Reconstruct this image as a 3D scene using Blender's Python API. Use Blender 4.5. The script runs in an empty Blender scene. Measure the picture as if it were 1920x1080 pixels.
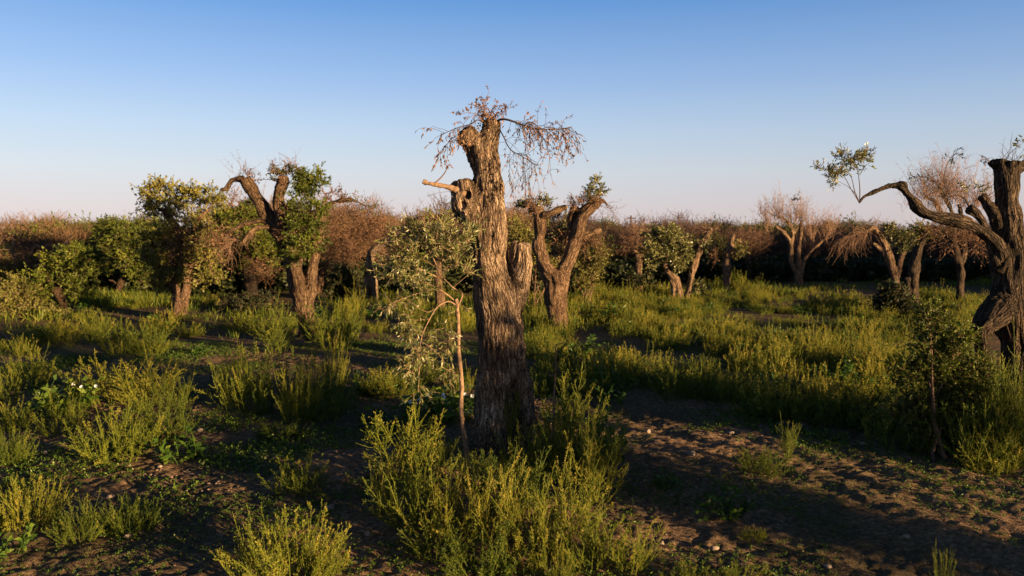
import bpy, math, random
import numpy as np
from mathutils import Vector
C = bpy.context.scene.collection
rng = np.random.default_rng(7)
random.seed(7)
# ---------------------------------------------------------------- camera maths
F = 1493.0; HZ = 432.0; CAMH = 2.4
PITCH = math.atan((540 - HZ) / F)
cp, sp = math.cos(PITCH), math.sin(PITCH)
CAM = np.array([0.0, 0.0, CAMH])
def ray(px, py):
    dx = (px - 960) / F; dz = -(py - 540) / F
    return np.array([dx, cp + dz * sp, -sp + dz * cp])
def P(px, py, Y):
    r = ray(px, py); return CAM + r * (Y / r[1])
def G(px, py, z=0.0):
    r = ray(px, py); return CAM + r * ((z - CAMH) / r[2])
# ---------------------------------------------------------------- numpy noise
def _h(ix, iy, iz, s):
    n = (ix.astype(np.int64) * 374761393 + iy.astype(np.int64) * 668265263 + iz.astype(np.int64) * 2147483647 + s * 974634777) & 0xffffffff
    n = ((n ^ (n >> 13)) * 1274126177) & 0xffffffff
    n = ((n ^ (n >> 16)) * 2246822519) & 0xffffffff
    return (n ^ (n >> 15)) / 4294967295.0
def noise(p, s=0):
    f = np.floor(p); w = p - f; w = w * w * (3 - 2 * w); i = f.astype(np.int64)
    x, y, z = i[:, 0], i[:, 1], i[:, 2]; a, b, c = w[:, 0], w[:, 1], w[:, 2]
    def L(u, v, t): return u + (v - u) * t
    return L(L(L(_h(x, y, z, s), _h(x+1, y, z, s), a), L(_h(x, y+1, z, s), _h(x+1, y+1, z, s), a), b),
             L(L(_h(x, y, z+1, s), _h(x+1, y, z+1, s), a), L(_h(x, y+1, z+1, s), _h(x+1, y+1, z+1, s), a), b), c) * 2 - 1
def fbm(p, o=3, s=0):
    r = 0; a = 1.0
    for k in range(o):
        r = r + a * noise(p * 2 ** k, s + k); a *= 0.5
    return r
def n2(x, y, sc, o=3, s=0):
    x = np.atleast_1d(np.asarray(x, float)); y = np.atleast_1d(np.asarray(y, float))
    return fbm(np.stack([x / sc, y / sc, np.full_like(x, 0.37)], 1), o, s)
FUR = np.array([math.cos(math.radians(25)), math.sin(math.radians(25))])
def gh(x, y):
    x = np.atleast_1d(np.asarray(x, float)); y = np.atleast_1d(np.asarray(y, float))
    z = 0.07 * n2(x, y, 5.0, 2, 11) + 0.022 * n2(x, y, 1.3, 2, 12)
    near = np.clip((22 - np.hypot(x, y - 8)) / 12, 0, 1)
    u = x * FUR[0] + y * FUR[1]
    fur = np.sin(u * 2 * math.pi / 0.52 + 1.6 * n2(x, y, 1.5, 2, 13)) * 0.011 * np.clip(n2(x, y, 2.2, 1, 14) + 0.5, 0, 1)
    z = z + near * (fur + 0.010 * n2(x, y, 0.22, 2, 15))
    far = np.clip((np.hypot(x, y) - 45) / 60, 0, 1)
    return z * (1 - far)
def g1(x, y): return float(gh(x, y)[0])
# ---------------------------------------------------------------- materials
def nt(m):
    m.use_nodes = True; t = m.node_tree; t.nodes.clear(); return t
def node(t, k, **kw):
    n = t.nodes.new(k)
    for a, v in kw.items():
        if a.startswith('i_'):
            n.inputs[a[2:].replace('_', ' ')].default_value = v
        else: setattr(n, a, v)
    return n
def ramp(t, stops):
    r = t.nodes.new('ShaderNodeValToRGB'); e = r.color_ramp.elements
    while len(e) < len(stops): e.new(0.5)
    for i, (p, c) in enumerate(stops):
        e[i].position = p; e[i].color = (*c, 1)
    return r
def leaf_mat(name, stops, under=None, trans=0.3, rough=0.55, spec=0.3):
    m = bpy.data.materials.new(name); t = nt(m); l = t.links.new
    at = node(t, 'ShaderNodeAttribute', attribute_name='tint')
    oi = node(t, 'ShaderNodeObjectInfo')
    ma = node(t, 'ShaderNodeMath', operation='MULTIPLY_ADD'); l(oi.outputs['Random'], ma.inputs[0]); ma.inputs[1].default_value = 0.3; 
    sb = node(t, 'ShaderNodeMath', operation='SUBTRACT'); l(at.outputs['Fac'], sb.inputs[0]); sb.inputs[1].default_value = 0.12; l(sb.outputs[0], ma.inputs[2])
    r = ramp(t, stops); l(ma.outputs[0], r.inputs[0]); col = r.outputs[0]
    if under:
        g = node(t, 'ShaderNodeNewGeometry'); mx = node(t, 'ShaderNodeMix', data_type='RGBA')
        l(g.outputs['Backfacing'], mx.inputs[0]); l(col, mx.inputs[6]); mx.inputs[7].default_value = (*under, 1); col = mx.outputs[2]
    p = node(t, 'ShaderNodeBsdfPrincipled'); l(col, p.inputs['Base Color']); p.inputs['Roughness'].default_value = rough
    p.inputs['Specular IOR Level'].default_value = spec
    tr = node(t, 'ShaderNodeBsdfTranslucent'); l(col, tr.inputs[0])
    ms = node(t, 'ShaderNodeMixShader'); ms.inputs[0].default_value = trans
    l(p.outputs[0], ms.inputs[1]); l(tr.outputs[0], ms.inputs[2])
    o = node(t, 'ShaderNodeOutputMaterial'); l(ms.outputs[0], o.inputs[0]); return m
def bark_mat(name, dark, mid, light, sc=26, bump=0.02):
    m = bpy.data.materials.new(name); t = nt(m); l = t.links.new
    at = node(t, 'ShaderNodeAttribute', attribute_name='bk')
    n1 = node(t, 'ShaderNodeTexNoise'); n1.inputs['Scale'].default_value = sc; n1.inputs['Detail'].default_value = 6; n1.inputs['Roughness'].default_value = 0.65
    l(at.outputs['Vector'], n1.inputs['Vector'])
    vo = node(t, 'ShaderNodeTexVoronoi', feature='DISTANCE_TO_EDGE'); vo.inputs['Scale'].default_value = sc * 1.3; l(at.outputs['Vector'], vo.inputs['Vector'])
    geo = node(t, 'ShaderNodeNewGeometry')
    n2_ = node(t, 'ShaderNodeTexNoise'); n2_.inputs['Scale'].default_value = 2.3; n2_.inputs['Detail'].default_value = 4; l(geo.outputs['Position'], n2_.inputs['Vector'])
    r = ramp(t, [(0.3, dark), (0.5, mid), (0.72, light)])
    ad = node(t, 'ShaderNodeMath', operation='MULTIPLY_ADD'); l(n2_.outputs[0], ad.inputs[0]); ad.inputs[1].default_value = 0.55
    sb = node(t, 'ShaderNodeMath', operation='SUBTRACT'); l(n1.outputs[0], sb.inputs[0]); sb.inputs[1].default_value = 0.27; l(sb.outputs[0], ad.inputs[2])
    l(ad.outputs[0], r.inputs[0])
    n3_ = node(t, 'ShaderNodeTexNoise'); n3_.inputs['Scale'].default_value = sc * 1.6; n3_.inputs['Detail'].default_value = 3; l(geo.outputs['Position'], n3_.inputs['Vector'])
    m3 = node(t, 'ShaderNodeMapRange'); l(n3_.outputs[0], m3.inputs[0]); m3.inputs[1].default_value = .38; m3.inputs[2].default_value = .6; m3.inputs[3].default_value = .5; m3.inputs[4].default_value = 1.15
    vr = node(t, 'ShaderNodeMapRange'); l(vo.outputs['Distance'], vr.inputs[0]); vr.inputs[2].default_value = 0.2; vr.inputs[4].default_value = 1.0; vr.inputs[3].default_value = 0.35
    mx = node(t, 'ShaderNodeMix', data_type='RGBA', blend_type='MULTIPLY'); mx.inputs[0].default_value = 1
    mq = node(t, 'ShaderNodeMath', operation='MULTIPLY'); l(vr.outputs[0], mq.inputs[0]); l(m3.outputs[0], mq.inputs[1]); l(r.outputs[0], mx.inputs[6]); l(mq.outputs[0], mx.inputs[7])
    b = node(t, 'ShaderNodeBump'); b.inputs['Strength'].default_value = 0.9; b.inputs['Distance'].default_value = bump
    a2 = node(t, 'ShaderNodeMath', operation='ADD'); l(n1.outputs[0], a2.inputs[0]); l(vr.outputs[0], a2.inputs[1]); a3 = node(t, 'ShaderNodeMath', operation='MULTIPLY_ADD'); l(n3_.outputs[0], a3.inputs[0]); a3.inputs[1].default_value = .8; l(a2.outputs[0], a3.inputs[2]); l(a3.outputs[0], b.inputs['Height'])
    p = node(t, 'ShaderNodeBsdfPrincipled'); l(mx.outputs[2], p.inputs['Base Color']); p.inputs['Roughness'].default_value = 0.9; p.inputs['Specular IOR Level'].default_value = 0.15
    l(b.outputs[0], p.inputs['Normal'])
    o = node(t, 'ShaderNodeOutputMaterial'); l(p.outputs[0], o.inputs[0]); return m
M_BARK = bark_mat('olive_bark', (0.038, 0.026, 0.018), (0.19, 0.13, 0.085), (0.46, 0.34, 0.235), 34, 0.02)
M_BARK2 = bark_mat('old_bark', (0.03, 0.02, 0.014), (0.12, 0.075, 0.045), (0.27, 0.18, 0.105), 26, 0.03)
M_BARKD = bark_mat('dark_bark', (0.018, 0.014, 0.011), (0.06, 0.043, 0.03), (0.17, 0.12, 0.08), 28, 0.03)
M_BARKL = bark_mat('sunlit_pale_bark', (0.06, 0.04, 0.025), (0.24, 0.155, 0.095), (0.42, 0.29, 0.19), 26, 0.03)  # bark lightened so the right-hand row of trunks looks sunlit
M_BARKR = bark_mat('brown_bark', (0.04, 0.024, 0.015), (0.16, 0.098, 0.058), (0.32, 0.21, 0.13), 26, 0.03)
def plain(name, col, rough=0.85, sc=9, bump=0):
    m = bpy.data.materials.new(name); t = nt(m); l = t.links.new
    n = node(t, 'ShaderNodeTexNoise'); n.inputs['Scale'].default_value = sc; n.inputs['Detail'].default_value = 4
    tc = node(t, 'ShaderNodeTexCoord'); l(tc.outputs['Object'], n.inputs['Vector'])
    r = ramp(t, [(0.3, tuple(c * 0.6 for c in col)), (0.7, tuple(min(1, c * 1.35) for c in col))]); l(n.outputs[0], r.inputs[0])
    p = node(t, 'ShaderNodeBsdfPrincipled'); l(r.outputs[0], p.inputs['Base Color']); p.inputs['Roughness'].default_value = rough
    p.inputs['Specular IOR Level'].default_value = 0.2
    if bump: bp_ = node(t, 'ShaderNodeBump'); bp_.inputs['Distance'].default_value = bump; l(n.outputs[0], bp_.inputs['Height']); l(bp_.outputs[0], p.inputs['Normal'])
    o = node(t, 'ShaderNodeOutputMaterial'); l(p.outputs[0], o.inputs[0]); return m
M_STEM = plain('young_stem', (0.21, 0.135, 0.085), sc=28, bump=.01); M_TWIG = plain('twig', (0.14, 0.085, 0.055)); M_TWIGP = plain('pale_twig', (0.2, 0.125, 0.085)); M_TWIGD = plain('dark_twig', (0.05, 0.032, 0.024))
M_STONE = plain('limestone', (0.25, 0.2, 0.16)); M_PEB = plain('pebble', (0.17, 0.12, 0.09)); M_PETAL = plain('white_petal', (0.8, 0.8, 0.78), 0.6)
M_CUT = plain('sawn_wood', (0.2, 0.13, 0.075))
M_WEED = leaf_mat('weed_green', [(0.0, (0.018, 0.042, 0.007)), (0.4, (0.072, 0.112, 0.013)), (0.68, (0.21, 0.235, 0.024)), (1.0, (0.42, 0.33, 0.055))], trans=0.42)
M_BROAD = leaf_mat('broad_green', [(0.0, (0.02, 0.05, 0.008)), (0.6, (0.055, 0.115, 0.014)), (1.0, (0.12, 0.17, 0.02))], trans=0.35, rough=0.45)
M_OLIVE = leaf_mat('olive_leaf', [(0.0, (0.03, 0.045, 0.012)), (0.5, (0.085, 0.115, 0.022)), (1.0, (0.22, 0.22, 0.055))], under=(0.2, 0.19, 0.08), trans=0.15, rough=0.4, spec=0.5)
M_LEAFY = leaf_mat('yellowish_leaf', [(0.0, (0.04, 0.05, 0.01)), (0.5, (0.13, 0.15, 0.02)), (1.0, (0.28, 0.25, 0.045))], under=(0.18, 0.165, 0.05), trans=0.25, rough=0.5)
M_GREEN = leaf_mat('bright_leaf', [(0.0, (0.03, 0.045, 0.008)), (0.5, (0.09, 0.125, 0.014)), (1.0, (0.2, 0.22, 0.025))], trans=0.3)
M_DARKLF = leaf_mat('dark_leaf', [(0.0, (0.012, 0.02, 0.007)), (1.0, (0.04, 0.05, 0.014))], trans=0.15)
M_DEAD = leaf_mat('dead_leaf', [(0.0, (0.08, 0.04, 0.024)), (0.5, (0.19, 0.1, 0.055)), (1.0, (0.34, 0.2, 0.11))], trans=0.25, rough=0.7)
M_BLACKLF = leaf_mat('shade_black_leaf', [(0.0, (0.006, 0.004, 0.004)), (1.0, (0.022, 0.014, 0.01))], trans=0.05)  # near-black leaf tone standing in for cast shade, unused
# ---------------------------------------------------------------- mesh building
def nrm(v): return v / np.maximum(np.linalg.norm(v, axis=-1, keepdims=True), 1e-9)
class Buf:
    def __init__(s): s.v = []; s.q = []; s.t = []; s.m = []; s.n = 0; s.mats = []
    def mi(s, mat):
        if mat not in s.mats: s.mats.append(mat)
        return s.mats.index(mat)
    def add(s, v, q, tint, mat):
        s.v.append(v); s.q.append(q + s.n); s.n += len(v)
        s.t.append(np.broadcast_to(np.asarray(tint, float), (len(q),)).copy()); s.m.append(np.full(len(q), s.mi(mat)))
    def leaves(s, c, d, L, W, tint, mat, r=rng):
        n = len(c)
        if n == 0: return
        d = nrm(d); L = np.broadcast_to(np.asarray(L, float), (n,))[:, None]; W = np.broadcast_to(np.asarray(W, float), (n,))[:, None]
        sd = nrm(np.cross(d, r.normal(size=(n, 3)))) * W / 2; up = nrm(np.cross(sd, d)) * W * 0.18
        m = c + d * L * 0.45
        v = np.stack([c, m + sd + up, c + d * L, m - sd + up], 1).reshape(-1, 3)
        s.add(v, np.arange(4 * n).reshape(n, 4), tint, mat)
    def strands(s, p, rad, mat, tint=0.5, sides=3):
        # p (M,K,3) rad (M,K)
        M, K, _ = p.shape
        t = np.gradient(p, axis=1); t = nrm(t)
        ref = np.where(np.abs(t[:, :1, 2:3]) > 0.8, np.array([1.0, 0.1, 0]), np.array([0, 0.1, 1.0]))
        a = nrm(np.cross(t, np.broadcast_to(ref, t.shape))); b = np.cross(t, a)
        ring = [p + rad[..., None] * (a * math.cos(2 * math.pi * k / sides) + b * math.sin(2 * math.pi * k / sides)) for k in range(sides)]
        v = np.stack(ring, 2).reshape(-1, 3)
        mi, ki, si = np.meshgrid(np.arange(M), np.arange(K - 1), np.arange(sides), indexing='ij')
        base = (mi * K + ki) * sides; s2 = (si + 1) % sides
        q = np.stack([base + si, base + s2, base + sides + s2, base + sides + si], -1).reshape(-1, 4)
        s.add(v, q, tint, mat)
    def mesh(s, name):
        me = bpy.data.meshes.new(name)
        v = np.concatenate(s.v); q = np.concatenate(s.q)
        me.vertices.add(len(v)); me.vertices.foreach_set('co', v.astype(np.float32).ravel())
        me.loops.add(q.size); me.loops.foreach_set('vertex_index', q.astype(np.int32).ravel())
        me.polygons.add(len(q)); me.polygons.foreach_set('loop_start', (np.arange(len(q)) * 4).astype(np.int32))
        me.polygons.foreach_set('material_index', np.concatenate(s.m).astype(np.int32))
        at = me.attributes.new('tint', 'FLOAT', 'FACE'); at.data.foreach_set('value', np.concatenate(s.t).astype(np.float32))
        for m in s.mats: me.materials.append(m)
        me.update(calc_edges=True); return me
def tag(o, label=None, cat=None, group=None, kind=None):
    if label: o['label'] = label
    if cat: o['category'] = cat
    if group: o['group'] = group
    if kind: o['kind'] = kind
    return o
def link(name, me, parent=None, loc=None):
    o = bpy.data.objects.new(name, me); C.objects.link(o)
    if parent is not None:
        o.parent = parent; o.location = -Vector(parent.location) if loc is None else loc
    elif loc is not None: o.location = loc
    return o
def empty(name, loc, label, cat, group=None):
    o = bpy.data.objects.new(name, None); C.objects.link(o); o.location = Vector([float(a) for a in loc]); o.empty_display_size = 0.1
    return tag(o, label, cat, group)
def catmull(pts, n):
    p = np.asarray(pts, float); p = np.vstack([2 * p[0] - p[1], p, 2 * p[-1] - p[-2]]); out = []
    for i in range(1, len(p) - 2):
        for t in np.arange(n) / n:
            a, b, c, d = p[i-1], p[i], p[i+1], p[i+2]
            out.append(0.5 * ((2*b) + (-a+c)*t + (2*a-5*b+4*c-d)*t*t + (-a+3*b-3*c+d)*t**3))
    out.append(p[-2]); return np.array(out)
# solid wood: capped tubes fused by voxel remesh, then roughened with bark relief
def wood(name, limbs, vox, mat, parent, amp=0.012, bsc=22, lump=0.03, carve=(), seed=0, blobs=()):
    V = []; Fc = []; SEG = []
    for L in limbs:
        c = catmull(L, 5); pts = c[:, :3]; r = np.maximum(c[:, 3], 0.003)
        t = nrm(np.gradient(pts, axis=0)); a = nrm(np.cross(t, np.array([0.13, 1.0, 0.21]))); b = np.cross(t, a)
        S = 14; o = len(V)
        for i in range(len(pts)):
            for k in range(S):
                th = 2 * math.pi * k / S; V.append(tuple(pts[i] + r[i] * (a[i] * math.cos(th) + b[i] * math.sin(th))))
            if i:
                for k in range(S):
                    k2 = (k + 1) % S; Fc.append((o+(i-1)*S+k, o+(i-1)*S+k2, o+i*S+k2, o+i*S+k))
        Fc.append(tuple(o + k for k in range(S))[::-1]); Fc.append(tuple(o + (len(pts)-1)*S + k for k in range(S)))
        s = 0; pen = 1.0 if not SEG else 1.2
        for i in range(len(pts) - 1):
            ln = np.linalg.norm(pts[i+1] - pts[i]); SEG.append((pts[i], pts[i+1], r[i] / pen, s)); s += ln
    for (c, rx, ry, rz) in blobs:
        o = len(V)
        for i in range(9):
            ph = math.pi * (i + 0.5) / 9
            for k in range(14):
                th = 2 * math.pi * k / 14; V.append((c[0]+rx*math.sin(ph)*math.cos(th), c[1]+ry*math.sin(ph)*math.sin(th), c[2]+rz*math.cos(ph)))
            if i:
                for k in range(14):
                    k2 = (k + 1) % 14; Fc.append((o+(i-1)*14+k, o+i*14+k, o+i*14+k2, o+(i-1)*14+k2))
        Fc.append(tuple(o + k for k in range(14))); Fc.append(tuple(o + 8*14 + k for k in range(14))[::-1])
    me = bpy.data.meshes.new(name); me.from_pydata(V, [], Fc); me.update()
    tmp = bpy.data.objects.new('tmp', me); C.objects.link(tmp)
    rm = tmp.modifiers.new('r', 'REMESH'); rm.mode = 'VOXEL'; rm.voxel_size = vox
    sm = tmp.modifiers.new('s', 'SMOOTH'); sm.iterations = 7; sm.factor = 0.5
    dg = bpy.context.evaluated_depsgraph_get(); ev = tmp.evaluated_get(dg)
    m2 = bpy.data.meshes.new_from_object(ev); m2.name = name
    C.objects.unlink(tmp); bpy.data.objects.remove(tmp); bpy.data.meshes.remove(me)
    n = len(m2.vertices); co = np.empty(n * 3, np.float32); m2.vertices.foreach_get('co', co); co = co.reshape(-1, 3).astype(float)
    no = np.empty(n * 3, np.float32); m2.vertex_normals.foreach_get('vector', no); no = no.reshape(-1, 3).astype(float)
    best = np.full(n, 1e9); bk = np.zeros((n, 3)); data = []
    for (a, b, r, s) in SEG:
        d = b - a; ln = np.linalg.norm(d) + 1e-9; d = d / ln; al = np.clip((co - a) @ d, 0, ln); q = co - a - al[:, None] * d; dist = np.linalg.norm(q, axis=1) / r
        best = np.minimum(best, dist); e = d if d[2] > -.2 else -d
        ax = np.cross(e, [0, 0, 1.0]); sn = np.linalg.norm(ax); ax = ax / max(sn, 1e-6); c = e[2]      # turn the limb axis upright
        q = q * c + np.cross(ax, q) * sn + ax * (q @ ax)[:, None] * (1 - c); q[:, 2] = (s + al) * 0.16; data.append((dist, q))
    wt = np.zeros(n)
    for dist, q in data:
        k = np.exp(-14 * np.minimum(dist - best, 4)); bk += q * k[:, None]; wt += k
    bk /= wt[:, None]
    w1 = 1 - np.abs(fbm(bk * bsc, 2, 3 + seed)) * 1.6; w2 = fbm(bk * bsc * 0.35, 2, 9 + seed); w3 = fbm(co * 4.0, 2, 21 + seed)
    disp = amp * (w1 - 0.5) + amp * 0.7 * w2 + lump * w3
    co2 = co + no * disp[:, None]
    for (cx, cy, cz, rx, rz, depth) in carve:
        e = ((co[:, 0] - cx) / rx) ** 2 + ((co[:, 2] - cz) / rz) ** 2
        k = np.clip(1 - e, 0, 1) ** 0.5 * (no[:, 1] < 0.2) * (co[:, 1] < cy)
        co2[:, 1] += depth * k
    m2.vertices.foreach_set('co', co2.astype(np.float32).ravel())
    at = m2.attributes.new('bk', 'FLOAT_VECTOR', 'POINT'); at.data.foreach_set('vector', bk.astype(np.float32).ravel())
    m2.materials.clear(); m2.materials.append(mat)
    m2.polygons.foreach_set('use_smooth', np.ones(len(m2.polygons), bool)); m2.update()
    return link(name, m2, parent)
def limb(Y, pts, dyk=1.0):
    "pixel polyline (px,py,dy,rpx) on a tree standing at distance Y"
    out = []
    for (px, py, dy, r) in pts:
        p = P(px, py, Y + dy); out.append((*p, r * Y / F))
    return out
def path(Y, pts, n=6):
    return catmull([P(a, b, Y + c) for (a, b, c) in pts], n)
# twigs that branch off along a curve, carrying leaves
def sprays(buf, cur, n, ln, r=0.003, droop=0.5, spread=1.0, leafn=10, L=0.05, W=0.012, lmat=None, tmat=None, bias=(0, 0, 0), t0=0.1, wild=0.25, hang=0.0, tip=0.35, seed=None):
    g = rng if seed is None else np.random.default_rng(seed)
    K = 7; t = g.uniform(t0, 1, n); ix = t * (len(cur) - 1); i = np.minimum(ix.astype(int), len(cur) - 2); fr = (ix - i)[:, None]
    o = cur[i] * (1 - fr) + cur[i+1] * fr
    tg = nrm(cur[i+1] - cur[i])
    d = nrm(tg * 0.6 + g.normal(size=(n, 3)) * spread + np.array(bias)); l = ln * g.uniform(0.35, 1.1, n)
    pts = np.zeros((n, K, 3)); pts[:, 0] = o; cd = d
    for k in range(1, K):
        cd = nrm(cd + g.normal(size=(n, 3)) * wild - np.array([0, 0, 1]) * droop * 0.35); pts[:, k] = pts[:, k-1] + cd * (l / (K-1))[:, None]
    buf.strands(pts, np.linspace(r, r * 0.35, K)[None].repeat(n, 0), tmat)
    if leafn and lmat:
        tt = g.uniform(tip, 1, (n, leafn)) * (K - 1); ii = np.minimum(tt.astype(int), K - 2); ff = (tt - ii)[..., None]
        ar = np.arange(n)[:, None]; c = pts[ar, ii] * (1 - ff) + pts[ar, ii + 1] * ff; dd = nrm(pts[ar, ii+1] - pts[ar, ii])
        dd = dd * 0.8 + g.normal(size=dd.shape) * 0.6 - np.array([0, 0, 1]) * hang
        m = n * leafn; buf.leaves(c.reshape(-1, 3), dd.reshape(-1, 3), L * g.uniform(0.6, 1.2, m), W * g.uniform(0.7, 1.2, m), np.clip(g.normal(0.45, 0.25, m), 0, 1), lmat, g)
    return pts
# a leafy mass: many short leafy sprigs filling ellipsoids with clumps and gaps
def foliage(buf, ells, dens, L, W, lmat, tmat, up=0.5, leafn=12, ln=0.22, seed=0, hollow=0.35, hang=0.0, r=0.003, bias=None):
    g = np.random.default_rng(seed + 100)
    for (c, rx, ry, rz) in ells:
        n = max(6, int(dens * rx * rz * 24)); nc = max(5, n // 9)
        u = nrm(g.normal(size=(nc, 3))) * (g.uniform(hollow, 1, (nc, 1)) ** 0.6); cen = np.array(c) + u * np.array([rx, ry, rz])
        k = g.integers(0, nc, n); o = cen[k] + g.normal(size=(n, 3)) * min(rx, rz) * 0.16
        d = nrm(u[k] * 0.7 + g.normal(size=(n, 3)) * 0.6 + np.array([0, 0, up]) + (0 if bias is None else np.array(bias)))
        K = 4; l = ln * g.uniform(0.5, 1.2, n); pts = np.zeros((n, K, 3)); pts[:, 0] = o; cd = d
        for q in range(1, K):
            cd = nrm(cd + g.normal(size=(n, 3)) * 0.25 - np.array([0, 0, hang * 0.5])); pts[:, q] = pts[:, q-1] + cd * (l / (K-1))[:, None]
        buf.strands(pts, np.linspace(r, r * 0.4, K)[None].repeat(n, 0), tmat)
        tt = g.uniform(0.05, 1, (n, leafn)) * (K - 1); ii = np.minimum(tt.astype(int), K - 2); ff = (tt - ii)[..., None]
        ar = np.arange(n)[:, None]; p = pts[ar, ii] * (1 - ff) + pts[ar, ii+1] * ff; dd = nrm(pts[ar, ii+1] - pts[ar, ii]) * 0.9 + g.normal(size=(n, leafn, 3)) * 0.55 - np.array([0, 0, hang])
        m = n * leafn; ct = g.normal(0.42, 0.2, nc)[k].repeat(leafn)
        buf.leaves(p.reshape(-1, 3), dd.reshape(-1, 3), L * g.uniform(0.6, 1.2, m), W * g.uniform(0.7, 1.2, m), np.clip(ct + g.normal(0, 0.14, m), 0, 1), lmat, g)
def broom(buf, base, n, h, w, tmat, lmat=None, seed=0, r=0.004, leafn=0, lean=(0, 0, 0), L=0.04):
    "upright bunch of bare water shoots"
    g = np.random.default_rng(seed + 500); K = 6; n = int(n * 1.5); r = r * 1.3
    o = np.array(base) + g.normal(size=(n, 3)) * w * 0.25; d = nrm(g.normal(size=(n, 3)) * np.array([w, w, 0]) / h * 0.9 + np.array([0, 0, 1.0]) + np.array(lean))
    l = h * g.uniform(0.35, 1.05, n); pts = np.zeros((n, K, 3)); pts[:, 0] = o; cd = d
    for k in range(1, K):
        cd = nrm(cd + g.normal(size=(n, 3)) * 0.16 + np.array([0, 0, 0.05])); pts[:, k] = pts[:, k-1] + cd * (l / (K-1))[:, None]
    buf.strands(pts, np.linspace(r, r * 0.3, K)[None].repeat(n, 0), tmat)
    m = n * 4; k = g.integers(0, n, m); j = g.integers(1, K, m); o2 = pts[k, j]; d2 = nrm(g.normal(size=(m, 3)) + np.array([0, 0, 0.9])); l2 = 0.3 * h * g.uniform(0.3, 1, m)
    q = np.zeros((m, 3, 3)); q[:, 0] = o2; q[:, 1] = o2 + d2 * l2[:, None] * 0.5; q[:, 2] = q[:, 1] + nrm(d2 + g.normal(size=(m, 3)) * 0.3) * l2[:, None] * 0.5
    buf.strands(q, np.array([r * 0.5, r * 0.4, r * 0.2])[None].repeat(m, 0), tmat)
    if leafn and lmat:
        mm = m * leafn; kk = np.repeat(np.arange(m), leafn); f = g.uniform(0, 1, (mm, 1)); c = q[kk, 1] * (1 - f) + q[kk, 2] * f
        buf.leaves(c, g.normal(size=(mm, 3)), L, L * 0.4, np.clip(g.normal(0.4, 0.2, mm), 0, 1), lmat, g)
def E(px, py, rx, rz, Y, dy=0.0, ry=None):
    k = Y / F; return (P(px, py, Y + dy), rx * k, (rx if ry is None else ry) * k, rz * k)
# ================================================================ camera, sky, sun
cam = bpy.data.cameras.new('camera'); co_ = bpy.data.objects.new('camera', cam); C.objects.link(co_)
cam.sensor_width = 36; cam.lens = F / 1920 * 36; cam.clip_end = 4000; cam.clip_start = 0.05
co_.location = (0, 0, CAMH); co_.rotation_euler = (math.pi / 2 - PITCH, 0, 0); bpy.context.scene.camera = co_
cam.dof.use_dof = True; cam.dof.focus_distance = 8.4; cam.dof.aperture_fstop = 2.2
SUN_AZ = math.radians(52); SUN_EL = math.radians(5.8)      # azimuth measured from straight behind the camera towards its right
S = Vector((math.sin(SUN_AZ) * math.cos(SUN_EL), -math.cos(SUN_AZ) * math.cos(SUN_EL), math.sin(SUN_EL)))
sl = bpy.data.lights.new('sun', 'SUN'); so = bpy.data.objects.new('sun', sl); C.objects.link(so)
sl.energy = 5.0; sl.angle = math.radians(0.5); sl.color = (1.0, 0.66, 0.33); so.rotation_euler = S.to_track_quat('Z', 'Y').to_euler(); so.location = (20, -20, 10)
w = bpy.data.worlds.new('World'); bpy.context.scene.world = w; w.use_nodes = True; t = w.node_tree; t.nodes.clear()
sky = t.nodes.new('ShaderNodeTexSky'); sky.sky_type = 'NISHITA'; sky.sun_disc = False; sky.sun_elevation = SUN_EL
sky.sun_rotation = math.atan2(S.x, S.y); sky.altitude = 0; sky.air_density = 1.0; sky.dust_density = 1.2; sky.ozone_density = 2.2
bg = t.nodes.new('ShaderNodeBackground'); bg.inputs[1].default_value = 0.15; wo = t.nodes.new('ShaderNodeOutputWorld')
hs = t.nodes.new('ShaderNodeHueSaturation'); hs.inputs['Saturation'].default_value = 1.0; t.links.new(sky.outputs[0], hs.inputs['Color'])
tcw = t.nodes.new('ShaderNodeTexCoord'); sz = t.nodes.new('ShaderNodeSeparateXYZ'); t.links.new(tcw.outputs['Generated'], sz.inputs[0])
rw = ramp(t, [(0.0, (.60, .52, .53)), (.025, (.585, .53, .55)), (.07, (.53, .565, .625)), (.12, (.42, .525, .67)), (.18, (.27, .41, .66)), (.28, (.088, .245, .56)), (.40, (.028, .075, .19)), (.6, (.012, .028, .07)), (1.0, (.007, .014, .03))]); t.links.new(sz.outputs['Z'], rw.inputs[0])
sk = t.nodes.new('ShaderNodeVectorMath'); sk.operation = 'SCALE'; t.links.new(rw.outputs[0], sk.inputs[0]); sk.inputs['Scale'].default_value = 2.45
mw = t.nodes.new('ShaderNodeMix'); mw.data_type = 'RGBA'; mw.inputs[0].default_value = .95; t.links.new(hs.outputs[0], mw.inputs[6]); t.links.new(sk.outputs[0], mw.inputs[7])
mh = t.nodes.new('ShaderNodeMath'); mh.operation = 'MULTIPLY_ADD'; t.links.new(sz.outputs['X'], mh.inputs[0]); mh.inputs[1].default_value = -.2; mh.inputs[2].default_value = 1.0
sh = t.nodes.new('ShaderNodeVectorMath'); sh.operation = 'SCALE'; t.links.new(mw.outputs[2], sh.inputs[0]); t.links.new(mh.outputs[0], sh.inputs['Scale']); t.links.new(sh.outputs[0], bg.inputs[0]); t.links.new(bg.outputs[0], wo.inputs[0])
sc = bpy.context.scene; sc.view_settings.view_transform = 'Standard'; sc.view_settings.look = 'None'; sc.view_settings.exposure = 1.7; sc.view_settings.gamma = 1
sc.cycles.max_bounces = 5; sc.cycles.diffuse_bounces = 2; sc.cycles.glossy_bounces = 2; sc.cycles.transmission_bounces = 3; sc.cycles.transparent_max_bounces = 4
sc.cycles.use_denoising = True
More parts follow.
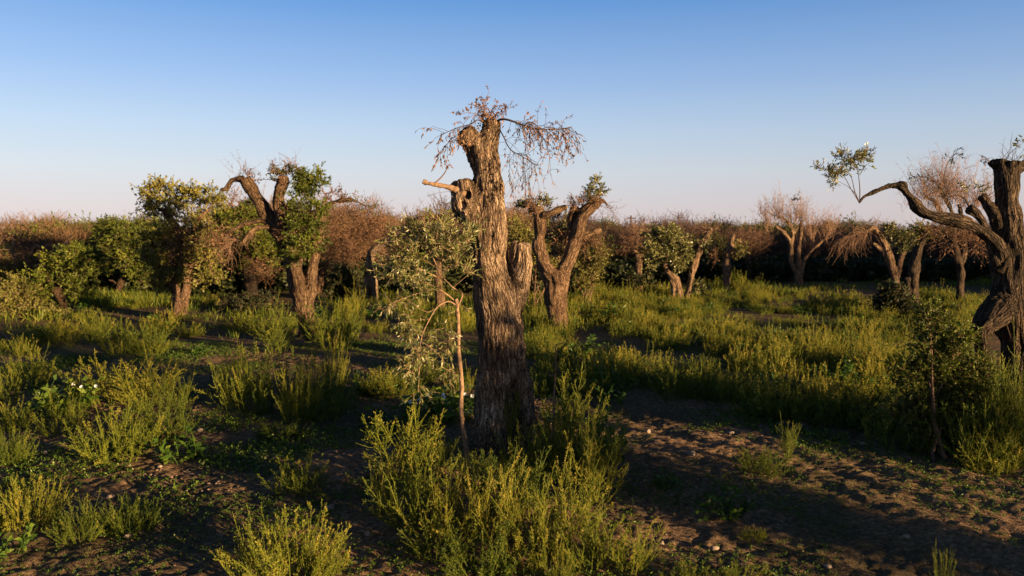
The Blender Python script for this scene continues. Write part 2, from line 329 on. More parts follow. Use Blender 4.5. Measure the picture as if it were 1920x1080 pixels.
try: sc.cycles.denoiser = 'OPENIMAGEDENOISE'
except Exception: pass
# ================================================================ ground
def axis(lo, hi, d, far, gr):
    a = list(np.arange(lo, hi, d)); s = d
    while a[-1] < far: s *= gr; a.append(a[-1] + s)
    s = d
    while a[0] > -far: s *= gr; a.insert(0, a[0] - s)
    return np.array(a)
X = axis(-6.5, 7.0, 0.035, 1500, 1.07); Yy = axis(4.2, 14.0, 0.035, 2200, 1.06)
gx, gy = np.meshgrid(X, Yy); nx, ny = len(X), len(Yy)
gz = gh(gx.ravel(), gy.ravel())
fx, fy = gx.ravel(), gy.ravel(); nearm = (np.abs(fx) < 9) & (fy > 3) & (fy < 17)
cl = np.zeros_like(gz); pp = np.stack([fx[nearm], fy[nearm], np.zeros(nearm.sum())], 1)
cl[nearm] = 0.016 * np.clip(noise(pp * 13, 31), 0, 1) + 0.012 * noise(pp * 25, 33)
gz = gz + cl - 0.006
gv = np.stack([fx, fy, gz], 1)
jj, ii = np.meshgrid(np.arange(ny - 1), np.arange(nx - 1), indexing='ij'); b0 = (jj * nx + ii).ravel()
gq = np.stack([b0, b0 + 1, b0 + nx + 1, b0 + nx], 1)
m = bpy.data.materials.new('soil'); t = nt(m); l = t.links.new
tc = node(t, 'ShaderNodeTexCoord')
na = node(t, 'ShaderNodeTexNoise'); na.inputs['Scale'].default_value = 0.55; na.inputs['Detail'].default_value = 5; l(tc.outputs['Object'], na.inputs['Vector'])
nb = node(t, 'ShaderNodeTexNoise'); nb.inputs['Scale'].default_value = 22; nb.inputs['Detail'].default_value = 7; nb.inputs['Roughness'].default_value = 0.7; l(tc.outputs['Object'], nb.inputs['Vector'])
nc_ = node(t, 'ShaderNodeTexNoise'); nc_.inputs['Scale'].default_value = 70; nc_.inputs['Detail'].default_value = 3; l(tc.outputs['Object'], nc_.inputs['Vector'])
r1 = ramp(t, [(0.3, (0.05, 0.034, 0.02)), (0.5, (0.2, 0.127, 0.072)), (0.68, (0.42, 0.29, 0.185))]); l(nb.outputs[0], r1.inputs[0])
r2 = ramp(t, [(0.38, (0.022, 0.028, 0.012)), (0.7, (0.05, 0.055, 0.02))]); l(nc_.outputs[0], r2.inputs[0])
mk = ramp(t, [(0.46, (0, 0, 0)), (0.62, (1, 1, 1))]); l(na.outputs[0], mk.inputs[0])
m2_ = node(t, 'ShaderNodeMath', operation='MULTIPLY'); l(mk.outputs[0], m2_.inputs[0]); m2_.inputs[1].default_value = 0.55
sx = node(t, 'ShaderNodeSeparateXYZ'); l(tc.outputs['Object'], sx.inputs[0])
mr = node(t, 'ShaderNodeMapRange'); mr.inputs[1].default_value = 12; mr.inputs[2].default_value = 24; mr.inputs[3].default_value = 0; mr.inputs[4].default_value = 0.6; l(sx.outputs['Y'], mr.inputs[0])
mm_ = node(t, 'ShaderNodeMath', operation='MAXIMUM'); l(m2_.outputs[0], mm_.inputs[0]); l(mr.outputs[0], mm_.inputs[1])
mx = node(t, 'ShaderNodeMix', data_type='RGBA'); l(mm_.outputs[0], mx.inputs[0]); l(r1.outputs[0], mx.inputs[6]); l(r2.outputs[0], mx.inputs[7])
bp = node(t, 'ShaderNodeBump'); bp.inputs['Strength'].default_value = 1.0; bp.inputs['Distance'].default_value = 0.03; l(nb.outputs[0], bp.inputs['Height'])
b2 = node(t, 'ShaderNodeBump'); b2.inputs['Strength'].default_value = 0.8; b2.inputs['Distance'].default_value = 0.014; l(nc_.outputs[0], b2.inputs['Height']); l(bp.outputs[0], b2.inputs['Normal'])
p = node(t, 'ShaderNodeBsdfPrincipled'); l(mx.outputs[2], p.inputs['Base Color']); p.inputs['Roughness'].default_value = 0.95; p.inputs['Specular IOR Level'].default_value = 0.1; l(b2.outputs[0], p.inputs['Normal'])
o = node(t, 'ShaderNodeOutputMaterial'); l(p.outputs[0], o.inputs[0]); M_SOIL = m
B = Buf(); B.add(gv, gq, 0.5, M_SOIL); me = B.mesh('ground'); me.polygons.foreach_set('use_smooth', np.ones(len(me.polygons), bool))
tag(link('ground', me), kind='structure')
# ================================================================ weed prototypes
def weed(seed, n=24, h=0.6, r0=0.14, lean=0.45, nl=40, L=0.032, W=0.009, nb=7, nbl=7, spike=0.3, mat=None, tone=0.42, straight=0.1):
    g = np.random.default_rng(seed); mat = mat or M_WEED; B = Buf(); K = 7; n = int(n * 1.8); far_ = L > .045; nb = nb if far_ else int(nb * 1.8); nbl = nbl if far_ else int(nbl * 1.4); L = L * (.9 if far_ else .86); W = W * (.75 if far_ else .58); lean = lean * 1.2; straight = straight + .04
    a = g.uniform(0, 2*math.pi, n); rr = r0 * np.sqrt(g.uniform(0, 1, n)); o = np.stack([rr*np.cos(a), rr*np.sin(a), np.full(n, -0.05)], 1)
    out = np.stack([np.cos(a), np.sin(a), 0*a], 1); hh = h * g.uniform(0.45, 1.08, n) * (1 - 0.25 * rr / r0); ln = lean * (0.25 + rr / r0) * g.uniform(0.4, 1.2, n)
    d = nrm(out * ln[:, None] + np.array([0, 0, 1.0]) + g.normal(size=(n, 3)) * 0.1); pts = np.zeros((n, K, 3)); pts[:, 0] = o; cd = d
    for k in range(1, K):
        cd = nrm(cd + g.normal(size=(n, 3)) * straight + np.array([0, 0, 0.05])); pts[:, k] = pts[:, k-1] + cd * ((hh + 0.05) / (K-1))[:, None]
    tone_s = np.clip(g.normal(tone, 0.1, n), 0, 1); tip = (g.uniform(0, 1, n) < spike)
    B.strands(pts, np.linspace(0.004, 0.0015, K)[None].repeat(n, 0), mat, 0.6)
    def leafy(pt, cnt, t0, L_, W_, tn, tipy):
        M, Kk, _ = pt.shape; tt = g.uniform(t0, 1, (M, cnt)); x = tt * (Kk-1); i = np.minimum(x.astype(int), Kk-2); f = (x-i)[..., None]; ar = np.arange(M)[:, None]
        c = pt[ar, i] * (1-f) + pt[ar, i+1] * f; ax = nrm(pt[ar, i+1] - pt[ar, i]); dd = ax * 0.75 + nrm(g.normal(size=c.shape)) * 0.8
        Ls = L_ * (1.15 - 0.7 * tt) * g.uniform(0.6, 1.25, tt.shape); tn2 = np.clip(tn[:, None] + g.normal(0, 0.13, tt.shape) + (tt > 0.75) * tipy[:, None] * 0.35 - (tt < 0.35) * 0.12, 0, 1)
        B.leaves(c.reshape(-1, 3), dd.reshape(-1, 3), Ls.ravel(), W_ * g.uniform(0.7, 1.3, M*cnt), tn2.ravel(), mat, g)
    leafy(pts, nl, 0.1, L, W, tone_s, tip)
    if nb:
        m_ = n * nb; k = np.repeat(np.arange(n), nb); tt = g.uniform(0.25, 0.95, m_); x = tt * (K-1); i = np.minimum(x.astype(int), K-2); f = (x-i)[:, None]
        c = pts[k, i] * (1-f) + pts[k, i+1] * f; dd = nrm(nrm(pts[k, i+1]-pts[k, i]) * 0.9 + nrm(g.normal(size=(m_, 3))) * 0.8); lb = 0.36 * hh[k] * (1.15 - tt) * g.uniform(0.5, 1.2, m_)
        q = np.zeros((m_, 3, 3)); q[:, 0] = c; q[:, 1] = c + dd * lb[:, None] * 0.5; q[:, 2] = q[:, 1] + nrm(dd + np.array([0, 0, 0.35])) * lb[:, None] * 0.5
        B.strands(q, np.array([0.002, 0.0015, 0.001])[None].repeat(m_, 0), mat, 0.6)
        leafy(q, nbl, 0.1, L * 0.75, W * 0.85, tone_s[k], tip[k])
    # dense seed spikes at the tips
    s = np.where(tip)[0]
    if len(s):
        cnt = 34; tt = g.uniform(0, 1, (len(s), cnt)); x = (0.72 + 0.28 * tt) * (K-1); i = np.minimum(x.astype(int), K-2); f = (x-i)[..., None]; ar = s[:, None]
        c = pts[ar, i] * (1-f) + pts[ar, i+1] * f + g.normal(size=(len(s), cnt, 3)) * 0.006
        B.leaves(c.reshape(-1, 3), (g.normal(size=(len(s)*cnt, 3)) * 0.6 + np.array([0, 0, 1])), 0.014, 0.006, np.clip(g.normal(0.78, 0.12, len(s)*cnt), 0, 1), mat, g)
    return B.mesh('weed')
def broad(seed, n=16, h=0.35, r0=0.12, L=0.09, W=0.04, nl=10, lean=0.7, mat=None, tone=0.5, flowers=0):
    g = np.random.default_rng(seed); B = Buf(); K = 6; mat = mat or M_BROAD
    a = g.uniform(0, 2*math.pi, n); rr = r0 * np.sqrt(g.uniform(0, 1, n)); o = np.stack([rr*np.cos(a), rr*np.sin(a), np.full(n, -0.05)], 1)
    out = np.stack([np.cos(a), np.sin(a), 0*a], 1); hh = h * g.uniform(0.5, 1.05, n); cd = nrm(out * lean * g.uniform(0.3, 1.2, (n, 1)) + np.array([0, 0, 1.0])); pts = np.zeros((n, K, 3)); pts[:, 0] = o
    for k in range(1, K):
        cd = nrm(cd + g.normal(size=(n, 3)) * 0.15); pts[:, k] = pts[:, k-1] + cd * ((hh + .05) / (K-1))[:, None]
    B.strands(pts, np.linspace(0.005, 0.002, K)[None].repeat(n, 0), mat, 0.5)
    tt = g.uniform(0.25, 1, (n, nl)); x = tt * (K-1); i = np.minimum(x.astype(int), K-2); f = (x-i)[..., None]; ar = np.arange(n)[:, None]
    c = pts[ar, i] * (1-f) + pts[ar, i+1] * f; dd = nrm(g.normal(size=c.shape) * np.array([1, 1, 0.35]) + np.array([0, 0, 0.25])); m_ = n * nl
    B.leaves(c.reshape(-1, 3), dd.reshape(-1, 3), L * g.uniform(0.5, 1.15, m_), W * g.uniform(0.7, 1.2, m_), np.clip(g.normal(tone, 0.2, m_), 0, 1), mat, g)
    return B.mesh('broadleaf_weed')
PW = [weed(1), weed(2, n=30, h=0.55, r0=0.2, spike=0.15), weed(3, n=20, h=0.7, r0=0.12, lean=0.35, spike=0.6, nb=5), weed(4, n=34, h=0.42, r0=0.22, lean=0.6, nl=34, spike=0.1, tone=0.5),
      weed(5, n=26, h=0.6, r0=0.18, lean=0.8, spike=0.35, tone=0.5), weed(6, n=22, h=0.5, r0=0.16, spike=0.0, tone=0.32, L=0.04, W=0.012), weed(7, n=12, h=0.8, r0=0.07, lean=0.3, spike=0.5, nb=10, nbl=8)]
PB = [broad(11), broad(12, n=20, h=0.25, r0=0.16, lean=0.9), broad(13, n=14, h=0.45, L=0.11, W=0.045, tone=0.35)]
PN = weed(21, n=46, h=0.42, r0=0.2, lean=0.95, nl=60, L=0.02, W=0.008, nb=9, nbl=9, spike=0.3, tone=0.62, straight=0.07)     # bushy clump of the foreground
# low-detail meadow clumps
PM = [weed(31, n=15, h=0.62, r0=0.2, nl=24, L=0.055, W=0.016, nb=4, nbl=5, spike=0.45, tone=0.5), weed(32, n=18, h=0.5, r0=0.24, nl=22, L=0.05, W=0.016, nb=3, nbl=5, spike=0.2, tone=0.4),
      weed(33, n=12, h=0.7, r0=0.18, lean=0.3, nl=24, L=0.055, W=0.015, nb=4, nbl=5, spike=0.8, tone=0.55), weed(34, n=20, h=0.4, r0=0.28, lean=0.6, nl=20, L=0.05, W=0.018, nb=2, nbl=5, spike=0.0, tone=0.35)]
PDRY = weed(35, n=7, h=.7, r0=.15, nl=10, L=.03, W=.01, nb=5, nbl=3, spike=.9, tone=.85)
def tuft(seed):
    g = np.random.default_rng(seed); B = Buf(); n = 30
    c = np.stack([g.normal(0, 0.1, n), g.normal(0, 0.1, n), np.full(n, -0.01)], 1); B.leaves(c, g.normal(size=(n, 3)) * 0.35 + np.array([0, 0, 1]), g.uniform(0.08, 0.2, n), 0.012, g.uniform(0.2, 0.7, n), M_WEED, g)
    return B.mesh('grass_tuft')
def seedling(seed):
    g = np.random.default_rng(seed); B = Buf(); n = 9
    c = np.stack([g.normal(0, 0.012, n), g.normal(0, 0.012, n), g.uniform(0.0, 0.035, n)], 1); B.leaves(c, g.normal(size=(n, 3)) * np.array([1, 1, 0.3]) + np.array([0, 0, 0.55]), g.uniform(0.02, 0.045, n), g.uniform(0.012, 0.02, n), g.uniform(0.3, 1.0, n), M_BROAD, g)
    return B.mesh('seedling')
def rock(seed, mat, s=1.0):
    g = np.random.default_rng(seed); V = []; Q = []
    for i in range(7):
        ph = math.pi * (i + .5) / 7
        for k in range(10):
            th = 2*math.pi*k/10; V.append((math.sin(ph)*math.cos(th), math.sin(ph)*math.sin(th)*0.75, math.cos(ph)*0.5))
            if i: Q.append(((i-1)*10+k, i*10+k, i*10+(k+1) % 10, (i-1)*10+(k+1) % 10))
    V = np.array(V); V = V * (1 + 0.35 * noise(V * 1.7 + seed * 7.3, seed))[:, None]
    B = Buf(); B.add(V * s, np.array(Q), 0.5, mat); return B.mesh('stone')
# ================================================================ geometry-node scatter (only for uncountable stuff)
def scatter(name, meshes, pts, scl, rz, label=None, cat=None, structure=False, idx=None):
    col = bpy.data.collections.new(name + '_source')
    for k, me_ in enumerate(meshes):
        o = bpy.data.objects.new('%s_source_%02d' % (name, k), me_); col.objects.link(o)
    me = bpy.data.meshes.new(name); n = len(pts); me.vertices.add(n); me.vertices.foreach_set('co', np.asarray(pts, np.float32).ravel())
    a = me.attributes.new('scl', 'FLOAT_VECTOR', 'POINT'); a.data.foreach_set('vector', np.asarray(scl, np.float32).ravel())
    rot = np.zeros((n, 3), np.float32); rot[:, 2] = rz; a = me.attributes.new('rot', 'FLOAT_VECTOR', 'POINT'); a.data.foreach_set('vector', rot.ravel())
    a = me.attributes.new('idx', 'INT', 'POINT'); a.data.foreach_set('value', (rng.integers(0, len(meshes), n) if idx is None else idx).astype(np.int32))
    me.update(); o = link(name, me)
    ng = bpy.data.node_groups.new(name, 'GeometryNodeTree'); ng.interface.new_socket('Geometry', in_out='INPUT', socket_type='NodeSocketGeometry'); ng.interface.new_socket('Geometry', in_out='OUTPUT', socket_type='NodeSocketGeometry')
    N = ng.nodes.new; L = ng.links.new; gi = N('NodeGroupInput'); go = N('NodeGroupOutput'); ip = N('GeometryNodeInstanceOnPoints'); ci = N('GeometryNodeCollectionInfo')
    ci.inputs['Collection'].default_value = col; ci.inputs['Separate Children'].default_value = True; ci.inputs['Reset Children'].default_value = True
    def attr(nm, ty):
        q = N('GeometryNodeInputNamedAttribute'); q.data_type = ty; q.inputs['Name'].default_value = nm; return [s for s in q.outputs if s.enabled][0]
    L(gi.outputs[0], ip.inputs['Points']); L(ci.outputs[0], ip.inputs['Instance']); ip.inputs['Pick Instance'].default_value = True
    L(attr('idx', 'INT'), ip.inputs['Instance Index']); L(attr('rot', 'FLOAT_VECTOR'), ip.inputs['Rotation']); L(attr('scl', 'FLOAT_VECTOR'), ip.inputs['Scale']); L(ip.outputs[0], go.inputs[0])
    md = o.modifiers.new('scatter', 'NODES'); md.node_group = ng
    tag(o, label, cat, kind='stuff'); return o
def inpoly(x, y, poly):
    r = np.zeros(len(x), bool); j = len(poly) - 1
    for i in range(len(poly)):
        xi, yi = poly[i]; xj, yj = poly[j]
        c = ((yi > y) != (yj > y)) & (x < (xj - xi) * (y - yi) / (yj - yi + 1e-12) + xi); r ^= c; j = i
    return r
def area_pts(pxpoly, dens, seed=0, clump=0.0, csc=1.7):
    g = np.random.default_rng(seed); poly = [tuple(G(a, b)[:2]) for a, b in pxpoly]; A = np.array(poly); lo, hi = A.min(0), A.max(0)
    n = int(dens * np.prod(hi - lo)); x = g.uniform(lo[0], hi[0], n); y = g.uniform(lo[1], hi[1], n); k = inpoly(x, y, poly)
    if clump: k &= n2(x, y, csc, 2, seed + 50) > g.uniform(-1, 1, n) * 0.3 + clump - 0.55
    return x[k], y[k]
# ================================================================ trees
def gbase(px, py, Y):
    p = P(px, py, Y); return (p[0], Y, g1(p[0], Y))
def tree(name, Y, base, label, limbs, mat=M_BARK2, vox=0.03, amp=0.02, bsc=9, lump=0.03, group=None, blobs=(), carve=(), cat='tree', seed=0):
    bx, by, bz = gbase(base[0], base[1], Y)
    r = empty(name, (bx, by, bz), label, cat, group)
    for L in limbs:   # the first limb's foot goes into the ground
        pass
    L0 = []
    for i, L in enumerate(limbs):
        q = limb(Y, L)
        L0.append(q)
    f = L0[0][0]; L0[0].insert(0, (f[0], f[1], min(f[2], bz) - 0.12, f[3] * 1.1))
    wood('trunk', L0, vox, mat, r, amp, bsc, lump, carve, seed, blobs)
    return r
def part(name, buf, parent): return link(name, buf.mesh(name), parent)

# ---- the big pollarded tree in the middle
Y0 = 8.6
T0 = [[(944,858,0,58),(944,820,0,46),(942,770,0,41),(940,700,0,41),(939,640,0,43),(937,595,0,43),(929,548,0,41),(921,512,0,35),(917,490,0,34),(915,470,0,36),(914,432,0,38),(914,400,0,34),(914,350,0,29),(909,305,0,27),(906,280,0,28),(908,262,0,26)],
      [(909,290,0,25),(915,262,-.02,19),(921,243,0,16),(922,228,0,14)],
      [(904,310,0,24),(889,280,0,17),(880,262,-.03,16),(876,246,-.03,17)],
      [(918,455,0,30),(898,425,-.03,27),(882,395,-.06,25),(872,370,-.08,25),(866,341,-.04,22)],
      [(948,610,0,36),(961,566,-.02,24),(970,525,-.04,19),(976,490,-.05,18),(979,456,-.05,19)],
      [(964,645,-.02,18),(976,700,-.08,14),(988,750,-.12,13),(992,800,-.15,14),(996,860,-.18,20)],
      [(925,700,-.05,26),(918,780,-.13,20),(915,860,-.22,24)],[(950,730,.1,30),(962,800,.2,30),(975,870,.3,34)],
      [(910,700,.1,16),(905,780,.12,16),(900,860,.15,20)]]
bx, by, bz = gbase(944, 850, Y0); root = empty('pollarded_olive_tree', (bx, by, bz), 'thick gnarled olive trunk with lopped limbs and dry brown sprigs on top', 'tree', None)
tc0 = P(962, 765, Y0); tc1 = P(873, 362, Y0); tc2 = P(925, 445, Y0)
wood('trunk', [limb(Y0, L) for L in T0], 0.0125, M_BARK, root, 0.016, 20, 0.03,
     carve=[(tc0[0], Y0, tc0[2], .085, .36, .16), (tc1[0]+.02, Y0+.2, tc1[2]-.03, .05, .05, .1), (P(870,385,Y0)[0], Y0, P(870,385,Y0)[2], .04, .05, .05)],
     blobs=[(P(868, 378, Y0 - .12), .14, .1, .15), (P(925, 440, Y0 - .14), .08, .08, .07), (P(880, 258, Y0 - .08), .12, .1, .1), (P(932, 468, Y0 - .13), .06, .07, .08)])
b = Buf(); c_ = path(Y0, [(872,364,-.15),(852,354,-.18),(838,350,-.2),(815,346,-.22),(797,342,-.24)])
b.strands((c_ + rng.normal(size=c_.shape) * .0025)[None], (np.linspace(.036, .019, len(c_)) * rng.uniform(.84, 1.16, len(c_)))[None], M_STEM, sides=10)
kn = path(Y0, [(800,343,-.24),(793,340,-.25)]); b.strands(kn[None], np.linspace(.03, .025, len(kn))[None], M_STEM, sides=8)
c_ = path(Y0, [(814,344,-.2),(824,336,-.2),(834,324,-.2),(842,308,-.2)]); b.strands(c_[None], np.linspace(.009, .005, len(c_))[None], M_TWIG, sides=5)
for a in ([(838,350,-.2),(850,372,-.1),(852,400,-.1)], [(822,352,-.2),(826,365,-.2),(828,372,-.2)], [(800,368,-.2),(820,362,-.2),(848,358,-.2)]):
    c_ = path(Y0, a); b.strands(c_[None], np.full((1, len(c_)), .002), M_TWIG)
part('broken_branch', b, root)
b = Buf(); strip = path(Y0, [(853,372,-.1),(851,388,-.12),(856,405,-.1),(866,418,-.1)])
for k in range(5):
    s_ = strip + np.array([k * .014 - .02, 0, -.01 * k]); b.strands(s_[None], np.linspace(.012, .003, len(s_))[None], M_BARKD, sides=4)
part('loose_bark', b, root)
b = Buf()
arcs = [([(925,230,0),(943,223.5,-.1),(963,228,-.15),(984,236,-.15),(1004,241,-.1),(1043,243,0),(1072,238,.1)], .014),
        ([(984,236,-.15),(990,229,-.2),(1001,231,-.2),(1010,242,-.2),(1013,262,-.2)], .006),
        ([(934,238,0),(945,258,-.2),(957,280,-.25),(980,294,-.3),(1008,311,-.35)], .008),
        ([(906,228,0),(895,225,-.1),(882,233,-.2),(862,238,-.3),(845,245,-.35),(827,253,-.4)], .008),
        ([(880,234,0),(872,248,-.3),(858,258,-.4),(838,270,-.4),(823,288,-.4)], .005),
        ([(1004,241,-.1),(1020,262,-.1),(1030,292,-.1),(1032,330,-.1)], .004), ([(957,280,-.25),(955,310,-.3),(955,345,-.3)], .003),
        ([(980,294,-.3),(985,325,-.3),(984,352,-.3)], .003), ([(1040,243,0),(1060,260,.1),(1066,290,.1)], .004)]
cs = []
for a, r_ in arcs:
    c_ = path(Y0, a); cs.append(c_); b.strands(c_[None], np.linspace(r_, r_ * .35, len(c_))[None], M_TWIGD, sides=5)
part('arching_twigs', b, root)
b = Buf(); kw = dict(L=.042, W=.013, lmat=M_DEAD, tmat=M_TWIGD)
sprays(b, cs[0], 64, .42, r=.0028, droop=.75, spread=.7, leafn=9, hang=.7, t0=.3, tip=.25, bias=(.25,0,-.15), seed=1, **kw)
sprays(b, cs[0], 12, .26, r=.0026, droop=-.1, spread=.5, leafn=8, hang=.2, t0=.35, bias=(.3,0,.5), seed=2, **kw)
sprays(b, cs[1], 8, .3, r=.0025, droop=.8, leafn=6, hang=.7, seed=3, **kw)
sprays(b, cs[2], 26, .5, r=.0025, droop=.8, leafn=5, hang=.8, t0=.2, bias=(.2,0,-.3), seed=4, **kw)
sprays(b, cs[3], 20, .34, r=.0025, droop=.7, leafn=10, hang=.7, t0=.2, bias=(-.3,0,-.2), seed=5, **kw)
sprays(b, cs[4], 16, .24, r=.0025, droop=.8, leafn=10, hang=.8, t0=.3, bias=(-.2,0,-.4), seed=6, **kw)
for k in (5, 6, 7): sprays(b, cs[k], 16, .26, r=.002, droop=.9, leafn=4, hang=.9, seed=7 + k, **kw)
sprays(b, cs[8], 14, .26, r=.0022, droop=.9, leafn=9, hang=.9, seed=17, **kw)
for a, s_ in (([(915,232,0),(908,210,-.05),(911,190,-.05),(917,171,-.05)], 20), ([(918,232,0),(901,208,0),(893,196,0)], 21), ([(922,232,0),(926,208,0),(936,204,0)], 22), ([(920,232,0),(940,214,-.1),(962,198,-.15)], 23),
              ([(912,232,0),(890,213,-.1),(853,213,-.2)], 24), ([(918,235,-.1),(915,215,-.15),(906,205,-.15)], 25)):
    c_ = path(Y0, a); b.strands(c_[None], np.linspace(.004, .0016, len(c_))[None], M_TWIG, sides=4)
    sprays(b, c_, 12, .12, r=.002, droop=0, spread=.8, leafn=7, t0=.15, bias=(0,0,.7), seed=s_, L=.036, W=.014, lmat=M_DEAD, tmat=M_TWIG)
g_ = np.random.default_rng(5); cc = P(916, 226, Y0) + g_.normal(size=(260, 3)) * np.array([.075, .07, .06]); b.leaves(cc, g_.normal(size=(260, 3)) + np.array([0, -.2, .8]), .04, .014, g_.uniform(.2, .9, 260), M_DEAD, g_)
part('dry_foliage', b, root)

# ---- olive sapling beside it, and a thinner one on its right
YS = 7.9; bx, by, bz = gbase(880, 890, YS)
root = empty('olive_sapling', (bx, by, bz), 'slender young olive with pale crooked stem and silvery leaves left of the thick trunk', 'sapling')
b = Buf(); st = path(YS, [(884,905,0),(876,855,0),(871,820,0),(865,770,0),(866,720,0),(860,660,0),(859,610,0),(857,570,0),(855,562,0)]); b.strands((st + rng.normal(size=st.shape) * .002)[None], (np.linspace(.027, .017, len(st)) * rng.uniform(.88, 1.12, len(st)))[None], M_STEM, sides=9)
part('stem', b, root)
b = Buf(); AR = [([(857,572,0),(850,562,0),(835,550,-.1),(818,540,-.1),(800,530,-.1)], .013), ([(857,578,0),(867,553,0),(856,544,.1),(845,535,.1),(825,515,.1)], .012), ([(858,575,0),(845,566,-.1),(834,567,-.15),(818,578,-.2),(803,603,-.25),(792,628,-.3),(787,655,-.3),(786,700,-.3),(784,735,-.3)], .010),
         ([(820,541,-.1),(790,548,-.2),(750,562,-.3),(712,580,-.3)], .006), ([(825,515,.1),(815,490,0),(800,460,0),(790,430,0)], .008), ([(820,520,0),(780,500,-.1),(745,480,-.2),(715,490,-.2)], .007), ([(825,512,.1),(850,480,.1),(860,440,0),(850,412,0)], .007),
         ([(815,500,0),(770,470,.1),(745,440,.1)], .006), ([(848,540,.1),(872,520,.1),(888,505,.1)], .004), ([(815,580,-.2),(800,585,-.3),(775,570,-.3),(762,560,-.3)], .004), ([(789,640,-.3),(812,655,-.3),(835,680,-.3)], .004), ([(787,660,-.3),(765,640,-.3),(740,640,-.3)], .004), ([(806,598,-.2),(775,600,-.25),(755,590,-.3)], .004)]
cs = []
for a, r_ in AR:
    c_ = path(YS, a); cs.append(c_); b.strands(c_[None], np.linspace(r_, r_ * .5, len(c_))[None] * .75, M_STEM, sides=6)
part('branches', b, root)
b = Buf()
foliage(b, [E(790,478,62,40,YS), E(735,505,34,20,YS,-.2), E(845,455,38,36,YS), E(775,445,36,24,YS), E(770,530,45,18,YS,-.15), E(860,510,26,16,YS), E(830,430,26,16,YS)], 88, .062, .0125, M_OLIVE, M_STEM, up=.5, leafn=13, ln=.2, seed=1)
foliage(b, [E(795,645,30,28,YS,-.3), E(760,610,20,20,YS,-.3), E(740,570,24,14,YS,-.2), E(825,650,28,26,YS,-.3), E(842,612,14,12,YS,-.2), E(840,690,16,14,YS,-.2), E(785,690,28,16,YS,-.3), E(782,725,10,14,YS,-.3), E(748,590,12,24,YS,-.3), E(850,570,12,6,YS)], 75, .058, .0125, M_OLIVE, M_STEM, up=-.2, leafn=11, ln=.16, hang=.3, seed=2)
sprays(b, cs[3], 10, .14, leafn=8, L=.06, W=.013, lmat=M_OLIVE, tmat=M_STEM, droop=0, seed=3)
part('leaves', b, root)
bx, by, bz = gbase(1018, 897, YS); root = empty('olive_sucker', (bx, by, bz), 'thin bare brown sucker stem rising from the weeds right of the thick trunk', 'sapling')
b = Buf(); st = path(YS, [(1012,910,0),(1020,880,0),(1031,845,0),(1037,800,0),(1039,740,0),(1042,690,0),(1042,645,0)]); b.strands(st[None], np.linspace(.018, .006, len(st))[None], M_TWIG, sides=7); part('stem', b, root)
b = Buf(); sprays(b, st, 14, .12, leafn=8, L=.05, W=.014, lmat=M_DARKLF, tmat=M_TWIG, t0=.75, seed=8, droop=.2); part('leaves', b, root)

# ---- leaning tree on the left
Y2 = 18.0
root = tree('leaning_olive_tree', Y2, (570, 640), 'dark leaning olive with one long bare hooked limb and dense leafy middle, left half', 
  [[(574,645,0,15),(571,600,0,15),(563,560,0,16),(556,520,0,16),(548,490,0,14),(532,450,0,13),(512,424,0,14),(494,392,0,13),(476,360,0,12),(458,335,0,12)],
   [(458,336,0,9),(445,336,0,6),(435,338,0,4.5),(429,346,0,4),(424,354,0,3.5),(413,357,0,3.5)],
   [(564,560,-.1,11),(556,520,-.2,11),(552,490,-.2,12),(545,460,-.2,12)], [(525,450,-.1,12),(530,420,-.2,12),(522,390,-.25,11),(523,365,-.25,11),(530,345,-.25,12),(532,332,-.25,9)],
   [(576,610,0,11),(580,550,0,11),(586,500,.1,10),(594,450,.1,9),(605,405,.1,8),(620,382,.1,6),(640,376,.1,5),(662,376,.1,3.5),(690,388,.1,2)], [(505,418,0,6),(489,415,-.1,4.5),(470,418,-.1,4.5),(454,421,-.1,4.5),(440,430,-.1,3.5),(424,436,-.1,3)],
   [(508,426,-.1,5),(490,426,-.3,4.5),(474,432,-.4,5),(462,445,-.5,4.5),(450,458,-.5,4)]], mat=M_BARK2, vox=.022, amp=.02, bsc=11, blobs=[(P(528, 405, Y2 - .3), .14, .12, .3), (P(537, 430, Y2 - .25), .12, .1, .14)])
b = Buf(); foliage(b, [E(575,395,34,38,Y2,-.2), E(572,440,32,40,Y2,-.2), E(580,350,24,22,Y2,-.1), E(552,335,20,16,Y2), E(560,475,24,18,Y2,-.2), E(596,330,9,12,Y2), E(520,330,10,10,Y2)], 75, .065, .027, M_GREEN, M_TWIG, leafn=15, ln=.22, seed=3)
part('foliage', b, root)
b = Buf(); foliage(b, [E(545,318,16,10,Y2,-.2), E(455,328,16,6,Y2,-.1), E(480,334,10,8,Y2), E(630,370,22,12,Y2), E(530,345,12,12,Y2,-.3), E(525,318,16,10,Y2,-.3), E(535,420,14,20,Y2,-.35), E(655,372,16,8,Y2)], 55, .05, .02, M_DEAD, M_TWIG, leafn=8, ln=.2, seed=4)
broom(b, P(455, 332, Y2), 16, .5, .5, M_TWIG, seed=4, r=.003); broom(b, P(540, 320, Y2), 14, .35, .4, M_TWIG, seed=5, r=.003)
c_ = path(Y2, [(640,376,.1),(675,384,.1),(700,394,.1)]); sprays(b, c_, 18, .4, leafn=6, L=.06, W=.022, lmat=M_GREEN, tmat=M_TWIG, droop=-.3, bias=(.3,0,.7), seed=9)
sprays(b, path(Y2, [(505,430,0),(450,440,-.3),(430,470,-.3)]), 60, .7, r=.004, leafn=0, tmat=M_TWIGP, droop=.7, seed=10)
part('dry_twigs', b, root)

